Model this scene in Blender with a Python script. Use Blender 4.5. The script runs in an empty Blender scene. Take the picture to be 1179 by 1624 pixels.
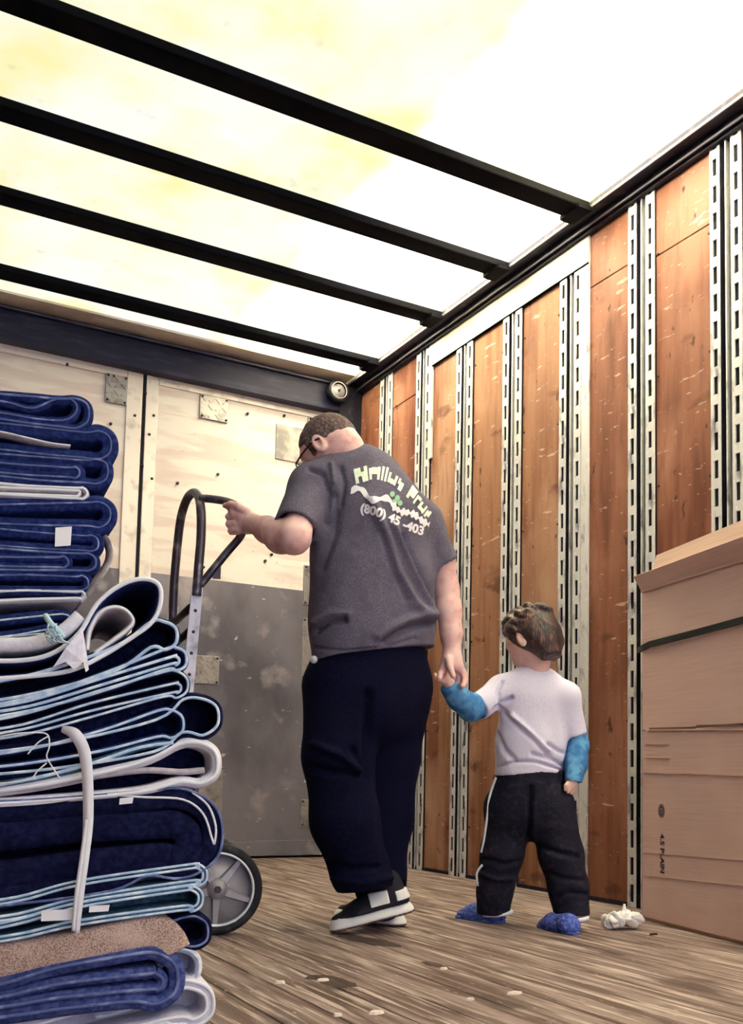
import bpy, bmesh, math, random
import numpy as np
from mathutils import Vector, Matrix
from mathutils.bvhtree import BVHTree
random.seed(7)
np.random.seed(7)
SC = bpy.context.scene
COL = SC.collection

# ------------------------------------------------------------------ camera
F_PX, YAW, PITCH, ROLL, CX, CY, CAM_H = 1580.36, .496536, .08188, .0222876, 589.5, 1104.0, .475
def cam_rows():
    f = np.array([math.sin(YAW) * math.cos(PITCH), math.cos(YAW) * math.cos(PITCH), math.sin(PITCH)])
    r = np.array([math.cos(YAW), -math.sin(YAW), 0.0])
    u = np.cross(r, f)
    c, s = math.cos(ROLL), math.sin(ROLL)
    return np.array([c * r + s * u, -s * r + c * u, f])
CR = cam_rows()
CO = np.array([0, 0, CAM_H])
cam_data = bpy.data.cameras.new('camera')
cam = bpy.data.objects.new('camera', cam_data)
COL.objects.link(cam)
cam_data.sensor_fit = 'HORIZONTAL'
cam_data.sensor_width = 36.0
cam_data.lens = 36.0 * F_PX / 1179.0
cam_data.shift_y = (CY - 812.0) / 1179.0
cam_data.clip_start = .05
M3 = Matrix((CR[0], CR[1], -CR[2])).transposed()
cam.matrix_world = Matrix.Translation(Vector(CO)) @ M3.to_4x4()
SC.camera = cam

# ------------------------------------------------------------------ world, sun, exposure
world = bpy.data.worlds.new('overcast_sky')
SC.world = world
world.use_nodes = True
bg = world.node_tree.nodes['Background']
bg.inputs['Color'].default_value = (.80, .88, 1.12, 1)
bg.inputs['Strength'].default_value = 1.0
sun_d = bpy.data.lights.new('sun', 'SUN')
sun_d.energy = 50.0
sun_d.angle = math.radians(4)
sun_d.color = (.94, .92, 1.0)
sun = bpy.data.objects.new('sun', sun_d)
COL.objects.link(sun)
sun.rotation_euler = (0, math.radians(-38), 0)      # from the left, over the added shade wall
SC.view_settings.view_transform = 'Standard'
SC.view_settings.look = 'None'
SC.view_settings.gamma = 1.0
SC.view_settings.use_curve_mapping = False
SC.view_settings.exposure = 1.1

# ------------------------------------------------------------------ point helpers
def ray(x, y):
    return CR.T @ np.array([(x - CX) / F_PX, -(y - CY) / F_PX, 1.0])
def J(x, y, d):                       # a point seen at x, y, d metres deep
    return CO + ray(x, y) * d
def PL(x, y, ax, v):                  # where the sight line meets an axis plane
    d = ray(x, y)
    return CO + d * ((v - CO[ax]) / d[ax])
U = np.array([math.cos(YAW), -math.sin(YAW), 0.0])     # level right
V = np.array([math.sin(YAW), math.cos(YAW), 0.0])      # level away
Z = np.array([0, 0, 1.0])
def PV(x, y, d):                      # meets the upright plane d metres away
    q = ray(x, y)
    return CO + q * (d / float(q @ V))
def PW(x, y, d, w):                   # meets the upright plane with level normal w
    q = ray(x, y)
    return CO + q * (d / float(q @ w))
def level(deg):
    return np.array([math.sin(math.radians(deg)), math.cos(math.radians(deg)), 0.0])
def norm(v):
    v = np.asarray(v, float)
    return v / np.linalg.norm(v)

# ------------------------------------------------------------------ object helpers
def setp(o, label=None, cat=None, group=None, kind=None):
    if label: o['label'] = label
    if cat: o['category'] = cat
    if group: o['group'] = group
    if kind: o['kind'] = kind
    return o
def thing(name, label, cat, loc=(0, 0, 0), group=None):
    o = bpy.data.objects.new(name, None)
    COL.objects.link(o)
    o.location = Vector(loc)
    o.empty_display_size = .1
    return setp(o, label, cat, group)
def adopt(o, parent):
    if parent is not None:
        o.parent = parent
        o.matrix_parent_inverse = Matrix.Translation(-parent.location)   # nothing is rotated, so this keeps world places
    return o
def link(name, me, m, parent=None):
    o = bpy.data.objects.new(name, me)
    COL.objects.link(o)
    if m is not None and not me.materials:
        me.materials.append(m)
    return adopt(o, parent)

class MB:
    def __init__(s):
        s.v, s.f, s.sm = [], [], []
    def add(s, vs, fs, smooth=False):
        n = len(s.v)
        s.v += [tuple(float(c) for c in p) for p in vs]
        s.f += [tuple(i + n for i in f) for f in fs]
        s.sm += [smooth] * len(fs)
        return s
    def box(s, a, b):
        x0, y0, z0 = a; x1, y1, z1 = b
        vs = [(x0, y0, z0), (x1, y0, z0), (x1, y1, z0), (x0, y1, z0), (x0, y0, z1), (x1, y0, z1), (x1, y1, z1), (x0, y1, z1)]
        return s.add(vs, BOXF)
    def obox(s, c, ex, ey, ez):        # centre, three half-axis vectors
        c, ex, ey, ez = [np.asarray(q, float) for q in (c, ex, ey, ez)]
        vs = [c - ex - ey - ez, c + ex - ey - ez, c + ex + ey - ez, c - ex + ey - ez,
              c - ex - ey + ez, c + ex - ey + ez, c + ex + ey + ez, c - ex + ey + ez]
        return s.add(vs, BOXF)
    def bbox(s, a, b, bev):            # box with chamfered edges
        bm = bmesh.new()
        bmesh.ops.create_cube(bm, size=1.0)
        a = Vector(a); b = Vector(b)
        for v in bm.verts:
            v.co = Vector([(a[i] + b[i]) / 2 + v.co[i] * (b[i] - a[i]) for i in range(3)])
        bmesh.ops.bevel(bm, geom=bm.edges[:], offset=bev, segments=2, affect='EDGES', profile=.5)
        bm.verts.index_update()
        s.add([v.co[:] for v in bm.verts], [[v.index for v in f.verts] for f in bm.faces])
        bm.free()
        return s
    def tube(s, pts, r, n=10, caps=True, smooth=True):
        pts = [np.asarray(p, float) for p in pts]
        rs = [r] * len(pts) if np.isscalar(r) else list(r)
        m = len(pts)
        tang = [norm(pts[min(i + 1, m - 1)] - pts[max(i - 1, 0)]) for i in range(m)]
        a = np.array([0, 0, 1.0]) if abs(tang[0][2]) < .9 else np.array([1.0, 0, 0])
        nx = norm(np.cross(tang[0], a))
        vs, fs = [], []
        for i in range(m):
            nx = norm(nx - tang[i] * (nx @ tang[i]))
            ny = np.cross(tang[i], nx)
            for k in range(n):
                t = 2 * math.pi * k / n
                vs.append(pts[i] + (nx * math.cos(t) + ny * math.sin(t)) * rs[i])
        for i in range(m - 1):
            for k in range(n):
                k2 = (k + 1) % n
                fs.append((i * n + k, i * n + k2, (i + 1) * n + k2, (i + 1) * n + k))
        s.add(vs, fs, smooth)
        if caps:
            b = len(s.v) - m * n
            s.f.append(tuple(b + k for k in reversed(range(n)))); s.sm.append(False)
            s.f.append(tuple(b + (m - 1) * n + k for k in range(n))); s.sm.append(False)
        return s
    def lathe(s, c, axis, prof, n=40, smooth=True):   # prof: (along, radius) pairs
        c = np.asarray(c, float); ax = norm(axis)
        a = Z if abs(ax[2]) < .9 else np.array([1.0, 0, 0])
        e1 = norm(np.cross(ax, a)); e2 = np.cross(ax, e1)
        vs, fs = [], []
        for (h, r) in prof:
            for k in range(n):
                t = 2 * math.pi * k / n
                vs.append(c + ax * h + (e1 * math.cos(t) + e2 * math.sin(t)) * r)
        for i in range(len(prof) - 1):
            for k in range(n):
                k2 = (k + 1) % n
                fs.append((i * n + k, i * n + k2, (i + 1) * n + k2, (i + 1) * n + k))
        return s.add(vs, fs, smooth)
    def mesh(s, name='mesh'):
        me = bpy.data.meshes.new(name)
        me.from_pydata(s.v, [], s.f)
        me.polygons.foreach_set('use_smooth', s.sm)
        me.update()
        bm = bmesh.new(); bm.from_mesh(me)
        bmesh.ops.recalc_face_normals(bm, faces=bm.faces)
        bm.to_mesh(me); bm.free()
        return me
    def build(s, name, m, parent=None):
        return link(name, s.mesh(name), m, parent)
BOXF = [(0, 3, 2, 1), (4, 5, 6, 7), (0, 1, 5, 4), (1, 2, 6, 5), (2, 3, 7, 6), (3, 0, 4, 7)]

def smooth_path(pts, n=6, closed=False):      # Catmull-Rom
    pts = [np.asarray(p, float) for p in pts]
    out = []
    m = len(pts)
    for i in range(m - 1):
        p0, p1, p2, p3 = pts[max(i - 1, 0)], pts[i], pts[i + 1], pts[min(i + 2, m - 1)]
        for k in range(n):
            t = k / n
            out.append(.5 * ((2 * p1) + (-p0 + p2) * t + (2 * p0 - 5 * p1 + 4 * p2 - p3) * t * t + (-p0 + 3 * p1 - 3 * p2 + p3) * t ** 3))
    out.append(pts[-1])
    return out

# ------------------------------------------------------------------ materials
def mat(name, col, rough=.75, metal=0.0, layers=(), bump=None, spec=.3, sheen=0.0, trans=None):
    """layers: (stretch xyz, noise scale, detail, low, high, colour[, strength])"""
    m = bpy.data.materials.new(name)
    m.use_nodes = True
    nt = m.node_tree
    b = nt.nodes['Principled BSDF']
    b.inputs['Roughness'].default_value = rough
    b.inputs['Metallic'].default_value = metal
    b.inputs['Specular IOR Level'].default_value = spec
    if sheen:
        b.inputs['Sheen Weight'].default_value = sheen
        b.inputs['Sheen Roughness'].default_value = .4
    tc = nt.nodes.new('ShaderNodeTexCoord')
    def noise(stretch, scale, detail):
        mp = nt.nodes.new('ShaderNodeMapping')
        mp.inputs['Scale'].default_value = stretch
        nt.links.new(tc.outputs['Object'], mp.inputs['Vector'])
        nz = nt.nodes.new('ShaderNodeTexNoise')
        nz.inputs['Scale'].default_value = scale
        nz.inputs['Detail'].default_value = detail
        nt.links.new(mp.outputs['Vector'], nz.inputs['Vector'])
        return nz.outputs['Fac']
    last = None
    for L in layers:
        mr = nt.nodes.new('ShaderNodeMapRange')
        mr.inputs['From Min'].default_value = L[3]
        mr.inputs['From Max'].default_value = L[4]
        mr.inputs['To Max'].default_value = L[6] if len(L) > 6 else 1.0
        nt.links.new(noise(L[0], L[1], L[2]), mr.inputs['Value'])
        mx = nt.nodes.new('ShaderNodeMix')
        mx.data_type = 'RGBA'
        if last is None:
            mx.inputs['A'].default_value = (*col, 1)
        else:
            nt.links.new(last, mx.inputs['A'])
        mx.inputs['B'].default_value = (*L[5], 1)
        nt.links.new(mr.outputs['Result'], mx.inputs['Factor'])
        last = mx.outputs['Result']
    if last is None:
        b.inputs['Base Color'].default_value = (*col, 1)
    else:
        nt.links.new(last, b.inputs['Base Color'])
    if bump:
        bp = nt.nodes.new('ShaderNodeBump')
        bp.inputs['Strength'].default_value = bump[2]
        bp.inputs['Distance'].default_value = bump[3] if len(bump) > 3 else .004
        nt.links.new(noise(bump[0], bump[1], 4), bp.inputs['Height'])
        nt.links.new(bp.outputs['Normal'], b.inputs['Normal'])
    if trans is not None:
        tr = nt.nodes.new('ShaderNodeBsdfTranslucent')
        if last is None:
            tr.inputs['Color'].default_value = (*col, 1)
        else:
            nt.links.new(last, tr.inputs['Color'])
        mx = nt.nodes.new('ShaderNodeMixShader')
        mx.inputs['Fac'].default_value = trans
        nt.links.new(b.outputs['BSDF'], mx.inputs[1])
        nt.links.new(tr.outputs['BSDF'], mx.inputs[2])
        nt.links.new(mx.outputs['Shader'], nt.nodes['Material Output'].inputs['Surface'])
    return m
I1 = (1, 1, 1)
M = {}
M['roof'] = mat('fibreglass_roof', (1.0, .93, .60), .8, layers=[(I1, 1.7, 10, .38, .58, (1.0, .97, .84)), (I1, 6, 9, .42, .62, (1, .97, .80), .8), (I1, 9, 5, .66, .76, (.62, .52, .36), .25)], trans=.8)
M['bow'] = mat('black_steel', (.003, .003, .005), .7, .0, spec=.05)
M['rail'] = mat('dark_rail', (.016, .015, .026), .5, .3, layers=[(I1, 20, 4, .55, .8, (.07, .06, .08))])
M['rail_edge'] = mat('rail_edge', (.22, .2, .24), .4, .6)
M['beam'] = mat('painted_beam', (.010, .010, .035), .45, .1, layers=[((1, 1, 6), 5, 4, .5, .8, (.04, .04, .09))])
M['galv'] = mat('galvanised_steel', (.72, .71, .72), .42, .35, layers=[((1, 1, .3), 30, 5, .54, .70, (.24, .22, .26)), (I1, 60, 3, .6, .75, (.9, .9, .9))])
M['slot'] = mat('slot_shadow', (.015, .014, .02), .9)
M['ply'] = mat('red_plywood', (0.259, 0.096, 0.053), .6, layers=[((3, 3, .3), 5, 8, .42, .64, (0.144, 0.042, 0.021)), ((1, 1, .6), 2.2, 7, .48, .64, (0.374, 0.167, 0.105)), ((2, 2, .25), 16, 5, .55, .72, (0.187, 0.059, 0.031), .6), ((1, 1.3, 6), 7, 6, .665, .70, (0.619, 0.409, 0.322), .7), ((1, 1.5, 7), 19, 4, .69, .73, (0.648, 0.459, 0.384), .7), ((1, 2.5, 1.5), 8, 7, .665, .71, (0.050, 0.014, 0.009), .85), ((1, 1, 2), 3.5, 8, .62, .70, (0.086, 0.025, 0.014), .7)], bump=((4, 4, .3), 10, .25))
M['ply_pale'] = mat('pale_plywood', (0.342, 0.158, 0.086), .6, layers=[((3, 3, .3), 5, 8, .42, .64, (0.205, 0.073, 0.036)), ((1, 1, .6), 2.2, 7, .50, .66, (0.456, 0.259, 0.169)), ((2, 2, .25), 16, 5, .55, .72, (0.258, 0.105, 0.054), .6), ((1, 1.3, 6), 7, 6, .665, .70, (0.654, 0.462, 0.374), .7), ((1, 1.5, 7), 19, 4, .69, .73, (0.684, 0.518, 0.446), .7), ((1, 2.5, 1.5), 8, 7, .665, .71, (0.053, 0.015, 0.010), .85), ((1, 1, 2), 3.5, 8, .62, .70, (0.091, 0.028, 0.016), .7)], bump=((4, 4, .3), 10, .25))
M['flash'] = mat('pale_metal_strip', (.78, .70, .60), .5, .1, layers=[(I1, 5, 4, .5, .7, (.6, .5, .42))])
M['cream_ply'] = mat('cream_plywood', (.84, .775, .73), .6, layers=[((.5, 1, 4.5), 2.4, 5, .50, .57, (.66, .52, .49), .6), ((.6, 1, 3.2), 3.7, 4, .53, .59, (.70, .57, .54), .45), (I1, 40, 3, .68, .76, (.3, .25, .22), .7)])
M['scuff'] = mat('scuffed_sheet_metal', (.20, .185, .22), .42, .3, layers=[((1, 1, .6), 2.2, 8, .42, .62, (.10, .092, .115)), ((1, 1, 1), 6, 8, .58, .70, (.42, .38, .40), .5), ((1, 1, 2), 13, 7, .67, .73, (.85, .8, .8), .7)], bump=(I1, 5, .45, .02))
M['door_trim'] = mat('door_edge_metal', (.72, .66, .62), .45, .3, layers=[(I1, 12, 5, .55, .75, (.45, .38, .36))])
M['plate'] = mat('diamond_plate', (.36, .335, .33), .35, .5, layers=[(I1, 25, 4, .5, .7, (.2, .18, .18))])
M['bolt'] = mat('dark_bolt', (.06, .05, .055), .5, .5)
M['worn'] = mat('worn_patch', (.30, .285, .28), .7, layers=[(I1, 10, 6, .45, .65, (.62, .57, .52))])
M['floor'] = mat('worn_oak_floor', (.29, .215, .195), .6, layers=[((7, .45, 1), 4, 8, .43, .57, (.115, .07, .058)), ((13, .7, 1), 4, 6, .52, .63, (.52, .42, .375)), ((26, 1.2, 1), 4, 5, .50, .64, (.17, .108, .09), .7), ((3, 1.2, 1), 3, 6, .58, .70, (.06, .035, .03), .85), ((12, 3, 1), 9, 4, .66, .72, (.75, .66, .6), .6)], bump=((20, 1, 1), 6, .3))
M['underfloor'] = mat('floor_gap', (.05, .03, .025), .9)
M['card'] = mat('cardboard', (.68, .47, .42), .8, layers=[((1, 1, 60), 4, 3, .4, .7, (.61, .41, .365)), (I1, 3, 4, .5, .75, (.73, .52, .465))])
M['card_in'] = mat('cardboard_inside', (.60, .43, .35), .8, layers=[((1, 1, 30), 4, 3, .4, .7, (.52, .36, .29))])
M['tape'] = mat('carton_seam', (.2, .11, .08), .8)
M['ink'] = mat('carton_ink', (.05, .035, .07), .8)
M['strap'] = mat('black_webbing', (.015, .015, .018), .6)
fab = lambda n, c, c2, s=90, **k: mat(n, c, .95, layers=[(I1, s, 3, .4, .65, c2), (I1, 7, 4, .45, .7, tuple(x * .7 for x in c), .7)], bump=(I1, 160, .5, .002), spec=.1, **k)
M['navy'] = fab('navy_quilt', (.010, .018, .095), (.026, .045, .19))
M['dnavy'] = fab('dark_navy_quilt', (.004, .005, .026), (.012, .014, .055))
M['blue'] = fab('blue_quilt', (.035, .05, .19), (.10, .13, .33))
M['teal'] = fab('teal_quilt', (.05, .12, .2), (.12, .24, .34))
M['whitef'] = fab('white_quilt', (.82, .80, .86), (.70, .69, .80))
M['lav'] = fab('lavender_quilt', (.60, .58, .70), (.74, .7, .76))
M['greyf'] = fab('grey_felt', (.48, .44, .50), (.66, .6, .62))
M['tan'] = mat('burlap_backing', (.60, .44, .37), .95, layers=[(I1, 420, 1, .46, .58, (.30, .19, .15)), (I1, 14, 4, .5, .7, (.70, .54, .46), .6)], bump=(I1, 420, .7, .003), spec=.1)
M['pipe_w'] = mat('white_binding', (.82, .83, .88), .9, spec=.1)
M['pipe_b'] = mat('pale_blue_binding', (.42, .56, .76), .9, spec=.1, layers=[(I1, 40, 3, .45, .65, (.75, .84, .92))])
M['pipe_d'] = mat('dim_binding', (.10, .13, .30), .9, spec=.1, layers=[(I1, 30, 3, .5, .7, (.28, .34, .58))])
M['tie'] = mat('white_tie_strap', (.86, .85, .88), .8)
M['tag'] = mat('care_tag', (.85, .83, .86), .8)
M['fray'] = mat('frayed_teal_cord', (.45, .62, .68), .9)
M['tubem'] = mat('scuffed_tube', (.09, .075, .095), .35, .6, layers=[(I1, 20, 5, .52, .72, (.33, .28, .30))])
M['alu'] = mat('aluminium_rail', (.60, .55, .56), .4, .5, layers=[(I1, 18, 5, .5, .68, (.30, .26, .27))])
M['blackm'] = mat('black_bracket', (.02, .018, .024), .5, .3)
M['rubber'] = mat('rubber_tyre', (.016, .016, .02), .75, layers=[(I1, 25, 4, .5, .7, (.05, .048, .055))])
M['hub'] = mat('cast_hub', (.36, .34, .37), .5, .4, layers=[(I1, 15, 4, .5, .7, (.22, .2, .23))])
M['hubrim'] = mat('bright_rim', (.8, .8, .82), .4, .4)
M['skin'] = mat('skin', (.80, .50, .46), .55, layers=[(I1, 40, 4, .45, .7, (.66, .34, .32)), (I1, 9, 3, .5, .7, (.84, .57, .52))], spec=.35)
M['skin_boy'] = mat('fair_skin', (.78, .50, .42), .55, layers=[(I1, 20, 4, .5, .7, (.70, .38, .32))], spec=.35)
M['hair'] = mat('cropped_hair', (.09, .055, .055), .8, layers=[(I1, 160, 3, .45, .6, (.24, .17, .16)), (I1, 30, 4, .5, .7, (.06, .04, .04))], bump=(I1, 300, .8, .004))
M['hair_boy'] = mat('brown_hair', (.045, .02, .017), .4, layers=[((1, 1, .4), 60, 3, .52, .68, (.20, .09, .05)), (I1, 16, 3, .55, .7, (.018, .01, .01))], bump=((1, 1, .3), 150, .9, .006), spec=.6)
M['tee'] = mat('heather_grey_tee', (.115, .102, .142), .9, layers=[(I1, 260, 2, .40, .68, (.185, .17, .22)), (I1, 22, 4, .45, .7, (.10, .09, .125), .7)], bump=(I1, 300, .3, .002), spec=.1)
M['print'] = mat('white_print', (.88, .86, .88), .7)
M['print_g'] = mat('pale_green_print', (.72, .84, .62), .7, layers=[(I1, 40, 3, .45, .6, (.86, .88, .8))])
M['print_gg'] = mat('green_emblem', (.35, .62, .38), .7)
M['jeans'] = mat('black_trousers', (.0035, .0035, .014), .9, layers=[(I1, 140, 3, .45, .7, (.008, .008, .030)), (I1, 8, 3, .5, .75, (.005, .005, .02))], bump=(I1, 200, .4, .002), spec=.08)
M['shoe'] = mat('black_trainer', (.012, .011, .018), .7)
M['sole'] = mat('white_sole', (.82, .80, .80), .6)
M['sole_d'] = mat('dark_outsole', (.10, .04, .045), .8)
M['glass_fr'] = mat('dark_red_frame', (.05, .008, .012), .4)
M['shirt'] = mat('white_tee', (.74, .70, .84), .9, layers=[(I1, 160, 3, .45, .7, (.66, .62, .76)), (I1, 10, 3, .5, .7, (.72, .68, .83))], bump=(I1, 220, .3, .002), spec=.1)
M['blue_sl'] = mat('blue_sleeve', (.05, .18, .42), .85, layers=[(I1, 24, 4, .46, .66, (.14, .36, .60)), (I1, 60, 4, .6, .72, (.02, .06, .22), .8)], spec=.1)
M['track'] = mat('dark_track_trousers', (.013, .012, .022), .85, layers=[(I1, 60, 4, .5, .75, (.035, .032, .05))], bump=(I1, 60, .4, .006), spec=.15)
M['croc'] = mat('blue_fuzzy_clog', (.06, .10, .44), .9, layers=[(I1, 110, 3, .45, .65, (.16, .22, .62)), (I1, 20, 3, .55, .7, (.03, .05, .26))], bump=(I1, 150, .9, .006))
M['crocw'] = mat('white_lining', (.75, .74, .80), .9)
M['paper'] = mat('white_tissue', (.88, .85, .84), .9)
M['chip'] = mat('pale_debris', (.78, .66, .58), .9)
M['chipd'] = mat('dark_debris', (.06, .03, .02), .9)
M['asphalt'] = mat('asphalt', (.22, .22, .22), .95, layers=[(I1, 30, 4, .4, .7, (.3, .3, .3))])
M['leftwall'] = mat('left_plywood', (.16, .08, .045), .6, layers=[((3, 3, .35), 6, 8, .42, .7, (.09, .04, .02))])
M['strapg'] = mat('grey_webbing', (.36, .30, .30), .8, layers=[(I1, 30, 3, .45, .65, (.6, .55, .55))])

# ------------------------------------------------------------------ the truck box
XR, XL, YF, YN, ZC = 2.767, -.55, 5.40, -2.0, 2.905
ground = setp(MB().box((-12, -12, -1.2), (14, 16, -1.15)).build('ground', M['asphalt']), kind='structure')

# added wall out of the frame: keeps the sun off the left of the roof
SHADE_X, BX = 2.15, -3.4
bh = ZC + (SHADE_X - BX) * math.tan(math.radians(52))
shade_wall = setp(MB().box((BX - 1.2, -9, -1.15), (BX, 15, bh - .25)).build('wall_added_shade', M['asphalt']), 'added grey wall shading the left of the truck roof', kind='structure')
MB().box((BX - 1.25, -9, bh - .25), (BX, 15, bh)).build('coping', M['door_trim'], shade_wall)
for yy in np.arange(-8, 15, 3.0):
    MB().box((BX, yy, -1.15), (BX + .12, yy + .5, bh - .3)).build('pilaster', M['asphalt'], shade_wall)
floor = setp(MB().box((XL, YN, -.09), (XR + .09, YF + .08, -.012)).build('floor', M['underfloor']), 'worn oak plank floor of the truck box', kind='structure')
pw = .1225
x = XL
i = 0
pl_me = {}
while x < XR - .01:
    w = min(pw, XR + .012 - x)
    mb = MB().bbox((x + .0015, YN + .001, -.0119), (x + w - .0015, YF - .002, .0), .0012)
    mb.build('plank', M['floor'], floor)
    x += pw
    i += 1

ceiling = setp(MB().box((XL - .02, YN, ZC), (XR + .09, YF + .08, ZC + .004)).build('ceiling', M['roof']), 'translucent cream fibreglass roof sheet', kind='structure')
for y in (.25, .83, 1.41, 1.84, 3.145, 3.715, 4.295, 4.975):
    mb = MB()
    mb.bbox((XL + .02, y - .05, ZC - .038), (XR - .10, y + .05, ZC - .001), .006)
    for xx in (XL + .02, XR - .17):
        mb.box((xx, y - .062, ZC - .05), (xx + .07, y + .062, ZC - .03))
    mb.build('roof_bow', M['bow'], ceiling)

# right wall -------------------------------------------------------
wall_r = setp(MB().box((XR + .062, YN, -.05), (XR + .09, YF + .08, ZC)).build('wall_right', M['slot']), 'plywood lined right wall with slotted steel posts', kind='structure')
posts = [(4.93, 5.05), (4.495, 4.645), (4.09, 4.235), (3.68, 3.825), (3.25, 3.40), (2.82, 2.96), (2.39, 2.53), (1.96, 2.10), (1.53, 1.67), (1.10, 1.24), (.67, .81), (.24, .38)]
def post_mesh(zt):
    w, fl = .145, .047
    mb, bk, ch = MB(), MB(), MB()
    x0, x1 = XR - .012, XR - .006
    for y0 in (-w / 2, w / 2 - fl):
        mb.box((x0, y0, .0), (x1, y0 + .0135, zt)); mb.box((x0, y0 + fl - .0135, 0), (x1, y0 + fl, zt))
        z = .02
        mb.box((x0, y0 + .013, 0), (x1, y0 + fl - .013, .02))
        while z < zt - .02:
            mb.box((x0, y0 + .013, min(z + .067, zt - .004)), (x1, y0 + fl - .013, min(z + .104, zt)))
            z += .104
        bk.box((XR - .004, y0 + .002, .0), (XR + .001, y0 + fl - .002, zt))
    # recessed dark channel between the flanges, with a thin bright bead
    a, b = -w / 2 + fl, w / 2 - fl
    ch.box((XR - .010, a - .002, 0), (XR + .058, a + .002, zt)); ch.box((XR - .010, b - .002, 0), (XR + .058, b + .002, zt))
    ch.box((XR + .054, a, 0), (XR + .06, b, zt))
    be = MB().box((XR - .012, -.004, .001), (XR + .056, .001, zt))
    return mb.mesh('slotted_post'), bk.mesh('slot_backing'), ch.mesh('channel'), be.mesh('bead')
PMS = {z: post_mesh(z) for z in (ZC - .07, 2.708)}
for y0, y1 in posts:
    short = 3.2 < y0 < 4.4
    pm, bk_, ch_, be_ = PMS[2.708 if short else ZC - .07]
    o = link('slotted_post', pm, M['galv'], None)
    o.location = (0, (y0 + y1) / 2, 0)
    adopt(o, wall_r)
    for nm, me_, mm_ in (('slot_backing', bk_, M['slot']), ('channel', ch_, M['rail']), ('bead', be_, M['galv'])):
        k = link(nm, me_, mm_, None)
        k.location = (0, (y0 + y1) / 2, 0)
        adopt(k, o)
edges = [YF] + [v for p in posts for v in (p[1], p[0])] + [YN]
for i in range(0, len(edges), 2):
    yb, ya = edges[i] - .003, edges[i + 1] + .003
    mid = (ya + yb) / 2
    pale = 3.40 < mid < 4.5
    top = ZC - .07 if not pale else 2.712
    mm = M['ply_pale'] if pale else M['ply']
    if pale or i == 0:
        MB().bbox((XR, ya, .012), (XR + .034, yb, top), .002).build('plywood_panel', mm, wall_r)
    else:
        zs = 2.60 if 2.9 < mid < 3.3 else (2.56 if mid < 2.9 else 2.62)
        MB().bbox((XR, ya, .012), (XR + .034, yb, zs - .002), .002).build('plywood_panel', mm, wall_r)
        MB().bbox((XR - .001, ya, zs + .002), (XR + .034, yb, top), .002).build('plywood_panel', mm, wall_r)
    # bolt heads up both edges of the panel
    mb = MB()
    for zz in np.arange(.25, 2.6, .46):
        for yy in (ya + .012, yb - .012):
            mb.lathe((XR - .004, yy, zz + random.uniform(-.03, .03)), (1, 0, 0), [(0, .001), (0, .005), (.006, .006)], 8)
    mb.build('bolt_heads', M['bolt'], wall_r)['kind'] = 'stuff'
MB().box((XR - .012, 3.205, 2.712), (XR + .03, 4.478, ZC - .068)).build('flashing_strip', M['flash'], wall_r)
MB().box((XR - .016, 3.205, 2.708), (XR - .004, 4.478, 2.714)).build('flashing_edge', M['bow'], wall_r)
MB().box((XR - .011, 3.203, .0), (XR - .003, 3.25, 2.712)).build('flashing_strip', M['galv'], wall_r)
MB().box((XR - .013, 4.47, 2.2), (XR - .003, 4.495, 2.84)).build('flashing_strip', M['galv'], wall_r)
# top rail
rail = MB()
rail.box((XR - .03, YN, ZC - .07), (XR + .03, YF, ZC - .002))
rail.box((XR - .10, YN, ZC - .03), (XR + .03, YF, ZC - .0005))
rail.box((XR - .045, YN, ZC - .055), (XR - .03, YF, ZC - .03))
rail.build('top_rail', M['rail'], wall_r)
MB().box((XR - .105, YN, ZC - .034), (XR - .099, YF, ZC - .024)).build('rail_lip', M['rail_edge'], wall_r)
MB().box((XR - .049, YN, ZC - .060), (XR - .044, YF, ZC - .052)).build('rail_lip', M['rail_edge'], wall_r)
setp(MB().box((XR - .008, YN, .0005), (XR - .001, YF, .016)).build('trim_1', M['rail'], None), 'dark strip at the foot of the right wall', kind='structure')

# left wall (out of the frame, closes the box)
setp(MB().box((XL - .05, YN, -.05), (XL, YF + .08, ZC)).build('wall_left', M['leftwall']), 'plywood left wall', kind='structure')

# far wall ---------------------------------------------------------
wall_b = setp(MB().box((XL, YF + .03, -.05), (XR + .03, YF + .08, ZC)).build('wall_back', M['slot']), 'far wall of cream plywood doors above scuffed sheet metal', kind='structure')
seam = 1.432
zt = 2.66
for a, b in ((XL, seam - .005), (seam + .005, 2.62)):
    MB().box((a, YF, .012), (b, YF + .028, zt)).build('plywood_panel', M['cream_ply'], wall_b)
MB().bbox((seam - .098, YF - .012, .02), (seam - .010, YF + .01, zt + .04), .003).build('door_edge_strip', M['door_trim'], wall_b)
MB().bbox((seam + .010, YF - .012, .02), (seam + .080, YF + .01, zt + .04), .003).build('door_edge_strip', M['door_trim'], wall_b)
MB().box((seam - .010, YF - .006, .02), (seam + .010, YF + .005, zt + .04)).build('door_gap', M['slot'], wall_b)
for a, b in ((XL, seam - .1), (seam + .082, 2.62)):
    MB().bbox((a, YF - .011, zt - .003), (b, YF + .01, zt + .045), .002).build('header_strip', M['door_trim'], wall_b)
for a, b in ((XL, seam - .1), (seam + .082, 2.60)):
    MB().bbox((a, YF - .006, .10), (b, YF + .006, 1.585), .002).build('kick_sheet', M['scuff'], wall_b)
    MB().bbox((a, YF - .012, .013), (b, YF + .006, .098), .003).build('bottom_strip', M['scuff'], wall_b)
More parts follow.
